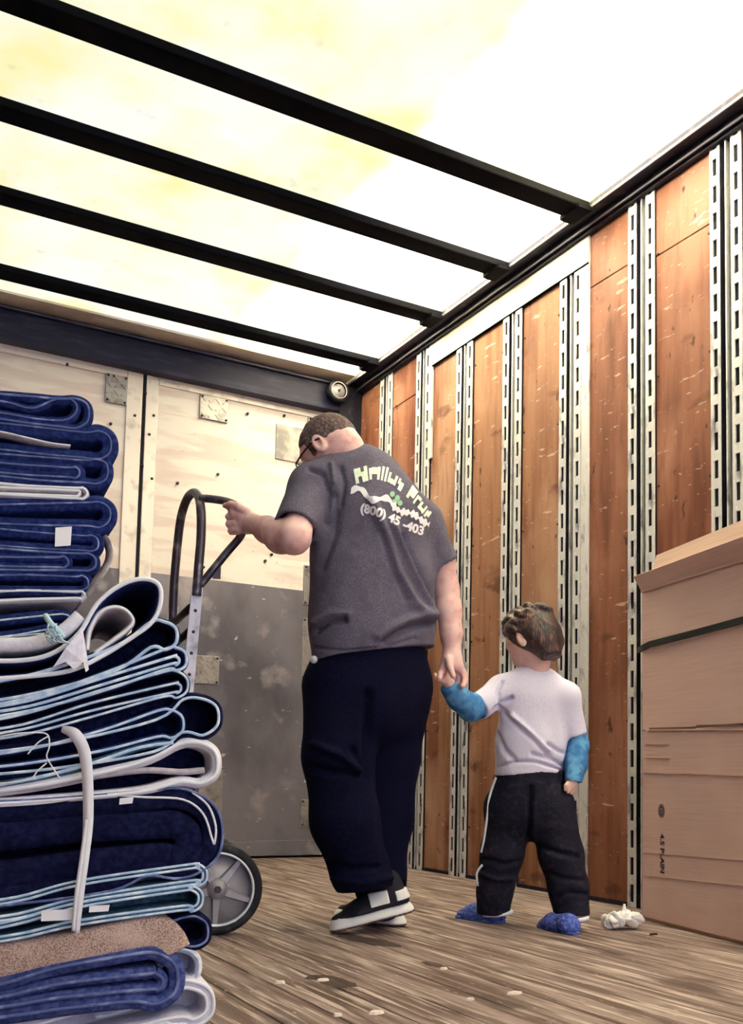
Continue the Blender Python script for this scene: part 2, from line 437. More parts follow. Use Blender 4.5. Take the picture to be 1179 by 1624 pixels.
def diamond_plate(x0, z0, x1, z1, parent):
    mb = MB().bbox((x0, YF - .016, z0), (x1, YF - .002, z1), .002)
    n = max(2, int((x1 - x0) / .036)); mz = max(2, int((z1 - z0) / .036))
    for i in range(n):
        for j in range(mz):
            c = np.array([x0 + (i + .5) * (x1 - x0) / n, YF - .017, z0 + (j + .5) * (z1 - z0) / mz])
            s = 1 if (i + j) % 2 else -1
            e = norm((s * .7, 0, .7)); p = np.array([e[2], 0, -e[0]])
            mb.obox(c, e * .017, (0, .003, 0), p * .0045)
    o = mb.build('diamond_plate', M['plate'], parent)
    bt = MB()
    for xx in (x0 + .012, x1 - .012):
        for zz in (z0 + .012, z1 - .012):
            bt.lathe((xx, YF - .024, zz), (0, 1, 0), [(0, .001), (0, .006), (.008, .007)], 10)
    bt.build('plate_bolts', M['bolt'], o)
diamond_plate(1.215, 2.50, 1.335, 2.662, wall_b)
diamond_plate(1.755, 2.515, 1.925, 2.655, wall_b)
diamond_plate(2.44, 2.40, 2.60, 2.655, wall_b)
diamond_plate(1.765, .985, 1.925, 1.145, wall_b)
diamond_plate(2.44, 1.50, 2.53, 1.74, wall_b)
diamond_plate(2.44, 1.05, 2.53, 1.42, wall_b)
diamond_plate(1.83, .24, 1.97, .52, wall_b)
diamond_plate(2.46, .18, 2.56, .34, wall_b)
MB().bbox((2.235, YF - .009, 2.36), (2.44, YF + .004, 2.575), .002).build('worn_patch', M['worn'], wall_b)
bt = MB()
for (px, py) in [(106, 579), (180, 598), (230, 625), (243, 660), (236, 690), (213, 660), (392, 657), (450, 660), (175, 673), (345, 753), (281, 767), (322, 900), (420, 890), (225, 740), (240, 760), (430, 880)]:
    q = PL(px, py, 1, YF)
    bt.lathe((q[0], YF - .018, q[2]), (0, 1, 0), [(0, .001), (0, .007), (.012, .009)], 10)
bt.build('bolt_heads', M['bolt'], wall_b)['kind'] = 'stuff'
# header beam and flashing
beam = MB()
beam.bbox((XL, YF - .07, 2.70), (2.63, YF + .03, 2.875), .006)
beam.box((XL, YF - .085, 2.70), (2.63, YF - .06, 2.725))
beam.box((XL, YF - .085, 2.86), (2.63, YF - .05, 2.878))
beam.build('header_beam', M['beam'], wall_b)
MB().box((XL, YF - .088, 2.866), (2.63, YF - .084, 2.872)).build('beam_lip', M['rail_edge'], wall_b)
MB().box((XL, YF - .20, ZC - .014), (2.66, YF + .03, ZC - .002)).build('roof_flashing', M['flash'], wall_b)
MB().bbox((2.61, YF - .09, .013), (XR - .002, YF + .03, ZC - .035), .006).build('corner_post', M['rail'], wall_b)
MB().box((2.605, YF - .094, .1), (2.612, YF - .086, 2.66)).build('corner_bead', M['rail_edge'], wall_b)
# door pulley under the roof corner
pc = PL(537, 620, 1, YF - .13)
pul = thing('door_pulley', 'small round grey pulley under the roof where the far beam meets the wall', 'pulley', pc)
MB().lathe(pc, (0, 1, 0), [(-.012, .05), (-.014, .066), (.02, .068), (.02, .05), (.0, .05)], 40).build('rim', M['blackm'], pul)
MB().lathe(pc, (0, 1, 0), [(-.016, .046), (-.018, .052), (-.012, .054), (.018, .05)], 40).build('ring', M['hub'], pul)
MB().lathe(pc, (0, 1, 0), [(-.008, .0005), (-.008, .04), (.01, .044)], 40).build('disc', M['hub'], pul)
MB().lathe(pc, (0, 1, 0), [(-.02, .0005), (-.02, .007), (-.006, .009)], 12).build('axle', M['bolt'], pul)
MB().box((pc[0] - .02, YF - .115, pc[2] - .02), (pc[0] + .02, YF - .055, pc[2] + .02)).build('bracket', M['blackm'], pul)

# ------------------------------------------------------------------ cartons by the right wall
ba = math.radians(11.5)
BD = np.array([-math.sin(ba), -math.cos(ba), 0.0])         # along the face, towards the camera
BN = np.array([-math.cos(ba), math.sin(ba), 0.0])          # out of the face
B0 = np.array([2.562, 2.68, 0.0])                          # far foot of the face
def on_face(px, py, off=0.0):
    q = ray(px, py)
    t = float((B0 + BN * off - CO) @ BN) / float(q @ BN)
    return CO + q * t
def fz(px, py):
    return on_face(px, py)[2]
z_low = fz(1100, 1154)
z_up = fz(1100, 914)
def carton(name, label, z0, z1, length, depth, flap):
    c = B0 + BD * (length / 2) - BN * (depth / 2)
    t = thing(name, label, 'box', (c[0], c[1], z0), 'cartons strapped to the right wall')
    mb = MB()
    mb.obox((c[0], c[1], (z0 + z1) / 2), BD * length / 2, BN * depth / 2, (0, 0, (z1 - z0) / 2 - .001))
    mb.build('body', M['card'], t)
    return t, c
LEN, DEP = .95, .165
low, cl = carton('carton', 'lower cardboard carton printed 4.5 PLAIN, standing on the floor', .004, z_low, LEN, DEP, False)
up, cu = carton('carton', 'upper cardboard carton under the black strap, top flap open', z_low + .003, z_up, LEN, DEP, False)
def strip_on(px0, py0, px1, py1, th, out, m, name, parent):
    a, b = on_face(px0, py0), on_face(px1, py1)
    d = norm(b - a); c = (a + b) / 2
    MB().obox(c + BN * out / 2, d * np.linalg.norm(b - a) / 2, BN * out / 2, np.cross(d, BN) * th / 2).build(name, m, parent)
strip_on(1031, 1155.5, 1104, 1154, .006, .003, M['tape'], 'seam', low)
strip_on(1106, 1151, 1300, 1148, .006, .003, M['tape'], 'seam', low)
strip_on(1026, 1158, 1300, 1156, .005, .005, M['card_in'], 'edge_fold', low)
strip_on(1023, 1225, 1300, 1234, .004, .003, M['card_in'], 'score_line', low)
strip_on(1024, 1180, 1062, 1180, .004, .003, M['card_in'], 'hand_hole_edge', low)
strip_on(1024, 1201, 1064, 1203, .003, .003, M['card_in'], 'hand_hole_edge', low)
strip_on(1020, 1352, 1300, 1374, .0025, .002, M['card_in'], 'score_line', low)
strip_on(1020, 1388, 1300, 1418, .0025, .002, M['card_in'], 'score_line', low)
# bottom flap edge, coloured dark for the shadow at the carton's foot
a, b = on_face(1024, 1459), on_face(1300, 1534)
MB().obox(B0 + BD * LEN / 2 + BN * .006 + np.array([0, 0, .006]), BD * LEN / 2, BN * .006, (0, 0, .005)).build('bottom_flap_shadow', M['tape'], low)
# printed stamp and lettering
st = on_face(1050, 1286, .0)
stm = MB()
for r0, r1, n in ((.0235, .0205, 40), (.017, .0155, 40), (.008, .0065, 24)):
    vs, fs = [], []
    for k in range(n):
        t = 2 * math.pi * k / n
        for r in (r0, r1):
            vs.append(st + BN * .0012 + BD * math.cos(t) * r * .82 + Z * math.sin(t) * r)
    for k in range(n):
        k2 = (k + 1) % n
        fs.append((2 * k, 2 * k2, 2 * k2 + 1, 2 * k + 1))
    stm.add(vs, fs)
for i in range(16):
    t = 2 * math.pi * i / 16
    stm.obox(st + BN * .0012 + BD * math.cos(t) * .0122 + Z * math.sin(t) * .0135, BD * .0016, BN * .0003, Z * .0022)
for dz in (-.004, .0, .004):
    stm.obox(st + BN * .0012 + Z * dz, BD * .005, BN * .0003, Z * .0011)
stm.build('round_stamp', M['ink'], low)
def text_mesh(s, size=1.0, bold=0.0, sub=0):
    cu = bpy.data.curves.new('lettering', 'FONT')
    cu.body = s; cu.size = size; cu.align_x = 'CENTER'; cu.align_y = 'CENTER'; cu.offset = bold
    cu.resolution_u = 3
    o = bpy.data.objects.new('lettering', cu)
    COL.objects.link(o)
    dg = bpy.context.evaluated_depsgraph_get()
    me = bpy.data.meshes.new_from_object(o.evaluated_get(dg))
    bpy.data.objects.remove(o); bpy.data.curves.remove(cu)
    if sub:
        bm = bmesh.new(); bm.from_mesh(me)
        bmesh.ops.triangulate(bm, faces=bm.faces)
        for _ in range(sub):
            long = [e for e in bm.edges if e.calc_length() > .12 * size]
            if not long: break
            bmesh.ops.subdivide_edges(bm, edges=long, cuts=1)
            bmesh.ops.triangulate(bm, faces=bm.faces)
        bm.to_mesh(me); bm.free()
    me.materials.clear()
    return me
tc_ = on_face(1051, 1354, 0)
me = text_mesh('4.5 PLAIN', .034, .0012)
for v in me.vertices:            # reads from top to bottom
    x_, y_ = v.co.x, v.co.y
    v.co = Vector(tc_ + BN * .0015 - Z * x_ * .95 + BD * y_)
link('printed_text', me, M['ink'], low)
# upper carton: front flap bent outward a little and back flap leaning against the wall
zf = z_up
mb = MB()
def quad_slab(p0, p1, p2, p3, th):
    n = norm(np.cross(np.asarray(p1) - p0, np.asarray(p3) - p0)) * th / 2
    vs = [np.asarray(p) + n for p in (p0, p1, p2, p3)] + [np.asarray(p) - n for p in (p0, p1, p2, p3)]
    return vs, [(0, 1, 2, 3), (7, 6, 5, 4), (0, 4, 5, 1), (1, 5, 6, 2), (2, 6, 7, 3), (3, 7, 4, 0)]
A = B0 + np.array([0, 0, zf]); Bq = A + BD * LEN
vs, fs = quad_slab(A, Bq, Bq + BN * .05 + Z * .062, A + BN * .035 + Z * .055, .004)
MB().add(vs, fs).build('front_flap', M['card'], up)
Ab = A - BN * .03; Bb = Ab + BD * LEN
vs, fs = quad_slab(Ab + Z * .002, Bb + Z * .002, Bb - BN * .03 + Z * .165, Ab - BN * .03 + Z * .14, .004)
MB().add(vs, fs).build('back_flap', M['card_in'], up)
MB().obox(A + BD * LEN / 2 + BN * .003, BD * LEN / 2, BN * .004, Z * .003).build('edge_fold', M['card_in'], up)
# black strap
sp = [on_face(1012, 1032, -.03), on_face(1021, 1027, .004), on_face(1031, 1022, .008), on_face(1100, 1004.5, .008), on_face(1179, 983.5, .008)]
sd_ = norm(sp[-1] - sp[-2])
span = LEN - float((sp[-1] - B0) @ BD)
sp.append(sp[-1] + sd_ * ((span + .006) / float(sd_ @ BD)))
sp.append(sp[-1] - BN * (DEP + .02))
sp.append(np.array([XR - .012, sp[-1][1] + .02, sp[-1][2]]))
mb = MB()
for a, b in zip(sp[:-1], sp[1:]):
    d = norm(b - a)
    nn_ = BN if abs(d @ BN) < .6 else BD
    mb.obox((a + b) / 2, d * (np.linalg.norm(b - a) / 2 + .002), nn_ * .003, norm(np.cross(d, nn_)) * .011)
setp(mb.build('cargo_strap', M['strap']), 'black webbing strap running across the upper cardboard carton', 'strap')

# ------------------------------------------------------------------ hand truck
HT = 3.02
def H(px, py, dd=0.0):
    return PV(px, py, HT + dd)
wc = H(344, 1409, 0)
wr = wc[2]
LAT = norm(V * .97 - U * .24)              # axle direction, away from the camera
ht = thing('hand_truck', 'upright steel hand truck with loop handle held by the man', 'hand truck', (wc[0], wc[1], 0))
def wheel(c, parent, full=True):
    t = MB().lathe(c, LAT, [(-.026, wr * .80), (-.031, wr * .87), (-.027, wr * .96), (-.012, wr), (.012, wr), (.027, wr * .96), (.031, wr * .87), (.026, wr * .80), (-.026, wr * .80)], 56)
    w = t.build('wheel', M['rubber'], parent)
    MB().lathe(c, LAT, [(-.027, wr * .765), (-.030, wr * .80), (-.027, wr * .815), (.02, wr * .815), (.02, wr * .765), (-.027, wr * .765)], 56).build('wheel_rim', M['hubrim'], w)
    MB().lathe(c, LAT, [(-.004, .012), (-.004, wr * .775), (.006, wr * .775), (.006, .012)], 48).build('wheel_disc', M['hub'], w)
    hb = MB().lathe(c, LAT, [(-.034, .0005), (-.034, .014), (-.028, .024), (-.022, .031), (.0, .033)], 32)
    hb.build('hub', M['hub'], w)
    MB().lathe(c, LAT, [(-.038, .0005), (-.038, .011), (-.03, .013)], 6, False).build('axle_nut', M['bolt'], w)
    e1 = norm(np.cross(LAT, Z)); e2 = np.cross(LAT, e1)
    for k in range(5):
        a = 2 * math.pi * k / 5 + .35
        d = e1 * math.cos(a) + e2 * math.sin(a); p = np.cross(LAT, d)
        sm = MB()
        mid = c - LAT * .013 + d * (wr * .40)
        vs = []
        for (s, hw, zz) in ((.026, .011, -.022), (wr * .775, .006, -.016)):
            for q in (-1, 1):
                vs.append(c + d * s + p * q * hw + LAT * zz)
                vs.append(c + d * s + p * q * hw * 1.5 - LAT * .003)
        sm.add(vs, [(0, 2, 6, 4), (0, 4, 5, 1), (2, 3, 7, 6), (1, 5, 7, 3), (0, 1, 3, 2), (4, 6, 7, 5)])
        sm.build('spoke', M['hub'], w)
    return w
wheel(wc, ht)
wheel(wc + LAT * .36 + np.array([0, 0, 0]), ht)
MB().tube([wc - LAT * .01, wc + LAT * .37], .009, 12).build('axle', M['tubem'], ht)
# rails: near one right of the far one
n_top, n_bot = H(314, 925, .02), H(266, 1440, .02)
f_top, f_bot = H(276, 962, .30), H(231, 1440, .30)
RD = norm(n_bot - n_top)
def rail_part(a, b):
    d = norm(b - a); s = norm(np.cross(d, LAT)); L = np.linalg.norm(b - a)
    mb = MB()
    c = (a + b) / 2
    mb.obox(c, d * L / 2, s * .017, LAT * .004)
    mb.obox(c + s * .015 + LAT * .010, d * L / 2, s * .002, LAT * .012)
    mb.obox(c - s * .015 + LAT * .010, d * L / 2, s * .002, LAT * .012)
    o = mb.build('rail', M['alu'], ht)
    for k in range(14):
        MB().lathe(a + d * (.02 + k * L / 15) - LAT * .006, LAT, [(0, .0005), (0, .005), (.004, .006)], 8).build('rivet', M['bolt'], o)
rail_part(n_top, n_bot)
rail_part(f_top, f_bot)
for t in (.06, .14, .32, .55, .8):
    a = n_top + (n_bot - n_top) * t; b = f_top + (f_bot - f_top) * t
    MB().tube([a, b], .012, 8).build('cross_bar', M['blackm'], ht)
# inverted U handle joining both rails
up_ = smooth_path([H(274, 985, .30), H(276, 930, .29), H(281, 870, .27), H(287, 822, .24), H(296, 793, .19), H(306, 782, .13), H(315, 787, .07), H(319, 812, .03), H(319, 850, .02), H(316, 890, .015), H(312, 945, .015)], 6)
MB().tube(up_, .0145, 14).build('loop_handle', M['tubem'], ht)
# backward grip held by the man
GP = [H(318, 790, .04), H(340, 792, .03), H(362, 796, .03), H(377, 803, .04), H(385, 815, .045), H(388, 830, .045), H(382, 850, .04), H(362, 874, .03), H(340, 901, .02), H(318, 928, .02)]
MB().tube(smooth_path(GP, 6), .0125, 14).build('grip_handle', M['tubem'], ht)
MB().obox(H(344, 908, .02), U * .012, V * .003, Z * .02).build('tab', M['rail_edge'], ht)
# toe plate and axle brackets
tp = (n_bot + f_bot) / 2
MB().obox((tp[0] - U[0] * .11, tp[1] - U[1] * .11, .008), U * .12, LAT * .19, Z * .004).build('toe_plate', M['alu'], ht)
for e, bb in ((n_bot, wc + LAT * .035), (f_bot, wc + LAT * .325)):
    q = e + (np.array([0, 0, 1]) * .0)
    MB().tube([np.array([e[0], e[1], .03]), bb], .012, 8).build('axle_bracket', M['blackm'], ht)
    t = n_top + (n_bot - n_top) * .72 if e is n_bot else f_top + (f_bot - f_top) * .72
    MB().tube([t, bb], .010, 8).build('axle_bracket', M['blackm'], ht)

# ------------------------------------------------------------------ moving blankets
WF, WB = level(9), level(6)
GF, GB = 'blankets in the near stack', 'blankets in the tall far stack'
def ribbon(name, label, path_px, d, th, depth, m, pipe, group, turns=0, inner=None, cat='blanket', pipe_r=2.6, jit=1.0, pipes=(0,), n=5):
    """a folded quilt: its folded edge (a path seen from the end) carried back by its width"""
    pts = smooth_path([(a, b, 0) for a, b in path_px], n)
    px = np.array(pts)[:, :2]
    px[:, 1] += jit * np.interp(np.arange(len(px)), np.arange(0, len(px) + 9, 5), np.random.uniform(-1, 1, len(np.arange(0, len(px) + 9, 5))))
    W = WB if group == GB else WF
    US = np.array([W[1], -W[0], 0.0])
    P3 = np.array([PW(a, b, d, W) for a, b in px])
    s = d / F_PX
    loc = P3.mean(axis=0); loc[2] = P3[:, 2].min()
    t = thing(name, label, cat, loc, group)
    # outline of the ribbon in the upright plane (US, Z)
    q2 = np.stack([P3 @ US, P3[:, 2]], 1)
    tg = np.gradient(q2, axis=0)
    tg /= np.linalg.norm(tg, axis=1)[:, None] + 1e-9
    nr = np.stack([-tg[:, 1], tg[:, 0]], 1)
    h = th * s / 2
    K = len(q2)
    sec = []      # slices from front to back; slightly rounded edge at the front
    for (back, sh) in ((0, .35), (.003, .8), (.008, 1.0), (depth * .3, 1.0), (depth * .7, 1.0), (depth, .8)):
        off = np.random.uniform(-.002, .002, K).cumsum() * .15 if back > .02 else 0
        A_ = q2 + nr * (h * sh); B_ = q2 - nr * (h * sh)
        ring = np.concatenate([A_, B_[::-1]])
        sec.append([US * a + Z * (b) + W * (d + back) for a, b in ring])
    vs = [p for r in sec for p in r]
    R_ = 2 * K
    fs = []
    for i in range(len(sec) - 1):
        for k in range(R_):
            k2 = (k + 1) % R_
            fs.append((i * R_ + k, i * R_ + k2, (i + 1) * R_ + k2, (i + 1) * R_ + k))
    for k in range(K - 1):       # end faces
        fs.append((k, R_ - 1 - k, R_ - 2 - k, k + 1))
        o = (len(sec) - 1) * R_
        fs.append((o + k, o + k + 1, o + R_ - 2 - k, o + R_ - 1 - k))
    MB().add(vs, fs, True).build('quilt', m, t)
    for k in range(turns):            # the layers pressed inside each fold, set back from the edge
        seg = [(a, b, 0) for a, b in path_px[k * 13:(k + 1) * 13]]
        pg = [PW(a, b, d, W) for a, b, _ in smooth_path(seg, 3)]
        N_ = len(pg)
        MB().add([p + W * .075 for p in pg] + [p + W * (depth - .02) for p in pg], [tuple(range(N_)), tuple(range(2 * N_ - 1, N_ - 1, -1))] + [(i, N_ + i, N_ + (i + 1) % N_, (i + 1) % N_) for i in range(N_)]).build('inner_layer', inner or m, t)
    if pipe is not None:
        mb = MB()
        for off in pipes:
            pp = [US * (a[0] + nn[0] * off * h) + Z * (a[1] + nn[1] * off * h) + W * (d - .001) for a, nn in zip(q2, nr)]
            mb.tube(pp, pipe_r * s, 6)
        mb.build('binding', pipe, t)
    return t
class Fold(list):
    pass
def fold(*turns, xl=-70):
    """turns: (x_right, y_mid, radius, y_left_top, y_left_bottom[, rise]) - one U for each, joined at the left"""
    out = Fold()
    for (xr, ym, r, yt, yb, *o) in turns:
        k = o[0] if o else .55
        xm = xl + (xr - xl) * k
        out += [(xl, yt), (xl + (xm - xl) * .5, yt + (ym - r - yt) * .22), (xm, yt + (ym - r - yt) * .62), (xr - 1.9 * r, ym - r * .93), (xr - .9 * r, ym - r), (xr - .18 * r, ym - .62 * r),
                (xr, ym), (xr - .18 * r, ym + .62 * r), (xr - .9 * r, ym + r), (xr - 1.9 * r, ym + r * .9), (xm, yb + (ym + r - yb) * .62), (xl + (xm - xl) * .5, yb + (ym + r - yb) * .22), (xl, yb)]
    return out
DF = 1.78
W1 = .42
B = lambda label, path, th, m, pipe, **k: ribbon('moving_blanket', label, path, k.pop('d', DF), th, k.pop('depth', W1), m, pipe, k.pop('group', GF), len(path) // 13 if isinstance(path, Fold) else 0, **k)
# near stack, from the floor up
B('lavender and white moving blanket at the bottom of the near stack', fold((333, 1592, 30, 1640, 1690), (285, 1650, 20, 1710, 1750)), 20, M['lav'], M['pipe_w'], pipe_r=3, pipes=(-.5, .6), d=DF + .02)
B('white moving blanket with grey loop low in the near stack', fold((316, 1533, 26, 1590, 1612, .6), xl=150), 12, M['whitef'], M['pipe_b'], pipe_r=2, d=DF + .035, depth=.36)
B('mid blue moving blanket lying under the burlap in the near stack', fold((282, 1552, 40, 1572, 1618, .45)), 26, M['blue'], M['pipe_d'], pipe_r=3)
B('mid blue quilt pressed inside the blue fold under the burlap', fold((258, 1557, 13, 1590, 1604, .5)), 18, M['blue'], M['pipe_d'], pipe_r=3)
B('burlap-backed tan moving blanket showing its woven top in the near stack', [(-70, 1534), (20, 1524), (110, 1510), (190, 1494), (245, 1483), (266, 1492), (276, 1512)], 56, M['tan'], None, jit=2)
B('dark navy moving blanket drooping in front of the wheel', fold((330, 1478, 24, 1468, 1508, .6), xl=200), 16, M['dnavy'], M['pipe_d'], pipe_r=2, d=DF + .035, depth=.36)
B('teal moving blanket with pale edges above the burlap in the near stack', fold((325, 1388, 14, 1440, 1466, .5), (318, 1425, 17, 1478, 1498, .5)), 11, M['teal'], M['pipe_b'], pipe_r=2.2, pipes=(-.6, .6))
B('thick dark navy moving blanket making the biggest fold in the near stack', fold((338, 1322, 56, 1290, 1425, .6)), 34, M['dnavy'], M['pipe_d'], pipe_r=2.4, pipes=(.9,))
B('dark navy quilt stuffed inside the biggest fold of the near stack', fold((300, 1335, 28, 1330, 1395, .5)), 44, M['dnavy'], None)
B('dark blanket edged with one white line over the biggest fold', [(-70, 1282), (60, 1275), (160, 1262), (230, 1264), (290, 1268), (322, 1290), (336, 1330), (340, 1338), (342, 1310), (330, 1278), (305, 1256)], 12, M['dnavy'], M['pipe_w'], pipe_r=2)
B('white moving blanket folded into a wide open loop in the near stack', fold((345, 1211, 32, 1262, 1278, .7)), 17, M['whitef'], M['pipe_w'], pipe_r=3.5, inner=M['dnavy'])
B('pale grey felt lining lying inside the white loop of the near stack', [(-70, 1262), (60, 1250), (150, 1232), (230, 1222), (290, 1224), (325, 1222)], 10, M['greyf'], None)
B('teal blanket lying flat on the white loop in the near stack', [(-70, 1256), (40, 1238), (140, 1212), (220, 1186), (275, 1178)], 12, M['teal'], M['pipe_b'], pipe_r=3)
B('dark navy moving blanket with a big open blue-edged loop in the near stack', fold((350, 1137, 32, 1196, 1236, .75)), 11, M['dnavy'], M['pipe_b'], pipe_r=2.6, pipes=(-.6,))
B('dark blanket pressed flat just above the big blue-edged loop', [(-70, 1192), (60, 1172), (150, 1146), (225, 1116), (270, 1104)], 26, M['dnavy'], None, d=DF + .02, depth=.38)
B('navy moving blanket curled inside the big blue-edged loop', fold((291, 1149, 22, 1205, 1222, .65)), 10, M['navy'], M['pipe_b'], pipe_r=2.4)
B('dark navy moving blanket folded flat above the big blue-edged loop', fold((298, 1086, 21, 1152, 1180, .6), (287, 1092, 8, 1166, 1172, .6)), 10, M['dnavy'], M['pipe_b'], pipe_r=2.2)
B('pale-edged navy moving blanket, third from the top of the near stack', fold((296, 1046, 18, 1128, 1144, .65), (284, 1048, 7, 1132, 1138, .65)), 9, M['navy'], M['pipe_b'], pipe_r=2.6)
B('dark moving blanket with a pale blue rim, second from the top of the near stack', fold((281, 1008, 22, 1092, 1120, .72)), 12, M['dnavy'], M['pipe_b'], pipe_r=3)
B('grey and white moving blanket curling up on top of the near stack', [(-70, 1046), (20, 1050), (80, 1040), (125, 1008), (155, 960), (190, 930), (225, 920), (250, 928), (253, 955), (240, 985), (205, 1012), (160, 1040), (110, 1062), (40, 1072), (-70, 1080)], 10, M['navy'], M['pipe_w'], pipe_r=4, pipes=(.3,))
B('small grey curl tucked inside the topmost blanket of the near stack', [(138, 1030), (142, 1000), (158, 972), (180, 963), (200, 968), (211, 985), (200, 1000), (178, 1016), (150, 1036)], 9, M['greyf'], M['pipe_w'], pipe_r=2.5)
B('white blanket laid flat along the top of the near stack', [(-70, 1020), (0, 1022), (60, 1018), (100, 1000), (128, 975)], 22, M['whitef'], None)
# far stack, from the floor up (the lower part stands behind the near stack)
DB = 2.28
for i in range(9):
    y0 = 1612 - i * 66
    B('%s navy moving blanket up from the floor in the far stack, behind the near stack' % ('first', 'second', 'third', 'fourth', 'fifth', 'sixth', 'seventh', 'eighth', 'ninth')[i], fold((118 + 8 * (i % 3), y0 - 10, 18, y0 - 14, y0 + 20)), 32, M['navy'], M['pipe_d'], d=DB, group=GB, depth=.40)
B('navy moving blanket just above the near stack in the far stack', fold((112, 986, 12, 990, 1018), (96, 1012, 8, 1018, 1030)), 18, M['navy'], M['pipe_b'], d=DB, group=GB, pipe_r=1.6)
B('white-edged thin blanket low in the far stack', fold((134, 944, 7, 938, 954)), 9, M['whitef'], M['pipe_w'], d=DB, group=GB, pipe_r=2)
B('navy moving blanket above the white-edged thin one in the far stack', fold((140, 925, 12, 912, 936)), 16, M['navy'], M['pipe_d'], d=DB, group=GB, pipe_r=1.5)
B('navy moving blanket with a pale looped edge in the far stack', fold((152, 892, 14, 868, 904), (108, 892, 9, 884, 896)), 16, M['navy'], M['pipe_d'], d=DB, group=GB, pipe_r=2)
B('navy moving blanket carrying a white tag in the far stack', fold((156, 862, 13, 836, 862), ), 20, M['navy'], M['pipe_d'], d=DB, group=GB, pipe_r=1.5)
B('navy moving blanket with a fat rounded fold in the middle of the far stack', fold((175, 816, 20, 802, 830)), 24, M['navy'], M['pipe_d'], d=DB, group=GB, pipe_r=1.6)
B('pale grey moving blanket in the middle of the far stack', fold((138, 783, 9, 764, 780), (126, 782, 5, 772, 782)), 9, M['greyf'], M['pipe_w'], d=DB, group=GB, pipe_r=2)
B('navy moving blanket with a faint looped edge, third from the top of the far stack', fold((171, 748, 20, 718, 752), (126, 750, 9, 730, 746)), 20, M['navy'], M['pipe_d'], d=DB, group=GB, pipe_r=1.8)
B('navy moving blanket with the widest fold, second from the top of the far stack', fold((176, 706, 22, 668, 708)), 26, M['navy'], M['pipe_d'], d=DB, group=GB, pipe_r=1.6)
B('thin white blanket edge showing between the two upper folds of the far stack', [(-70, 676), (0, 684), (40, 693), (80, 702), (112, 706)], 4, M['whitef'], None, d=DB - .012, depth=.05, group=GB, jit=0)
B('navy moving blanket with curled fold on top of the far stack', fold((141, 656, 24, 622, 660)), 16, M['navy'], M['pipe_d'], d=DB, group=GB, pipe_r=2)
B('navy quilt curled inside the topmost fold of the far stack', [(-70, 640), (0, 636), (50, 648), (85, 634), (112, 634), (122, 650), (105, 666), (60, 664), (0, 654), (-70, 648)], 14, M['navy'], M['pipe_d'], d=DB, group=GB, pipe_r=1.6)
PB = lambda a, b, d: PW(a, b, d, WB)
PN = lambda a, b, d: PW(a, b, d, WF)
# strap hanging at the far stack's edge
def band(name, label, cat, pts, w, th, m, nrm=None):
    pts = smooth_path(pts, 6)
    vs, fs = [], []
    K = len(pts)
    ws = np.interp(np.linspace(0, 1, K), np.linspace(0, 1, len(w)), w)
    for i, p in enumerate(pts):
        tg = norm(pts[min(i + 1, K - 1)] - pts[max(i - 1, 0)])
        nn = V if nrm is None else nrm
        sd = norm(np.cross(tg, nn)) * ws[i] / 2
        vs += [p - sd - nn * th / 2, p + sd - nn * th / 2, p + sd + nn * th / 2, p - sd + nn * th / 2]
    for i in range(K - 1):
        for k in range(4):
            k2 = (k + 1) % 4
            fs.append((4 * i + k, 4 * i + k2, 4 * i + 4 + k2, 4 * i + 4 + k))
    fs += [(3, 2, 1, 0), (4 * K - 4, 4 * K - 3, 4 * K - 2, 4 * K - 1)]
    return setp(MB().add(vs, fs, True).build(name, m), label, cat)
band('loose_strap', 'grey webbing strap hanging off the edge of the far stack', 'strap', [PB(158, 846, DB + .03), PB(170, 860, DB + .02), PB(174, 880, DB), PB(166, 902, DB - .01), PB(150, 925, DB - .01), PB(138, 945, DB)], [.012, .022, .026, .024, .02, .012], .004, M['strapg'], norm(V * .8 + U * .6))
for (x0, y0, x1, y1, dd_, lab) in ((88, 837, 114, 865, DB - .012, 'square white tag on the navy far stack'), (66, 1444, 116, 1459, DF - .02, 'white tag sticking out beside the foot of the white tie strap'), (142, 1437, 174, 1445, DF - .02, 'small white tag right of the white tie strap'), (190, 1266, 212, 1274, DF - .02, 'tiny white tag above the biggest dark fold')):
    a, b, c, d_ = [(PB if dd_ > 2 else PN)(*q, dd_) for q in ((x0, y0), (x1, y0 - 2), (x1 - 2, y1), (x0 - 1, y1 + 2))]
    vs, fs = quad_slab(a, b, c, d_, .002)
    setp(MB().add(vs, fs).build('care_tag', M['tag']), lab, 'tag', 'tags on the blankets')
band('tie_strap', 'long white tie strap hanging down the front of the near stack', 'strap', [PN(98, 1156, DF - .01), PN(118, 1164, DF - .028), PN(133, 1190, DF - .03), PN(139, 1235, DF - .03), PN(140, 1300, DF - .03), PN(136, 1350, DF - .03), PN(127, 1420, DF - .03), PN(121, 1480, DF - .025)], [.010, .020, .020, .018, .017, .014, .013, .010], .003, M['tie'])
band('tie_strap', 'thin white strap lying along the left edge of the hanging one', 'strap', [PN(137, 1300, DF - .034), PN(131, 1350, DF - .034), PN(121, 1420, DF - .034), PN(116, 1476, DF - .03)], [.004, .006, .006, .005], .003, M['tie'])
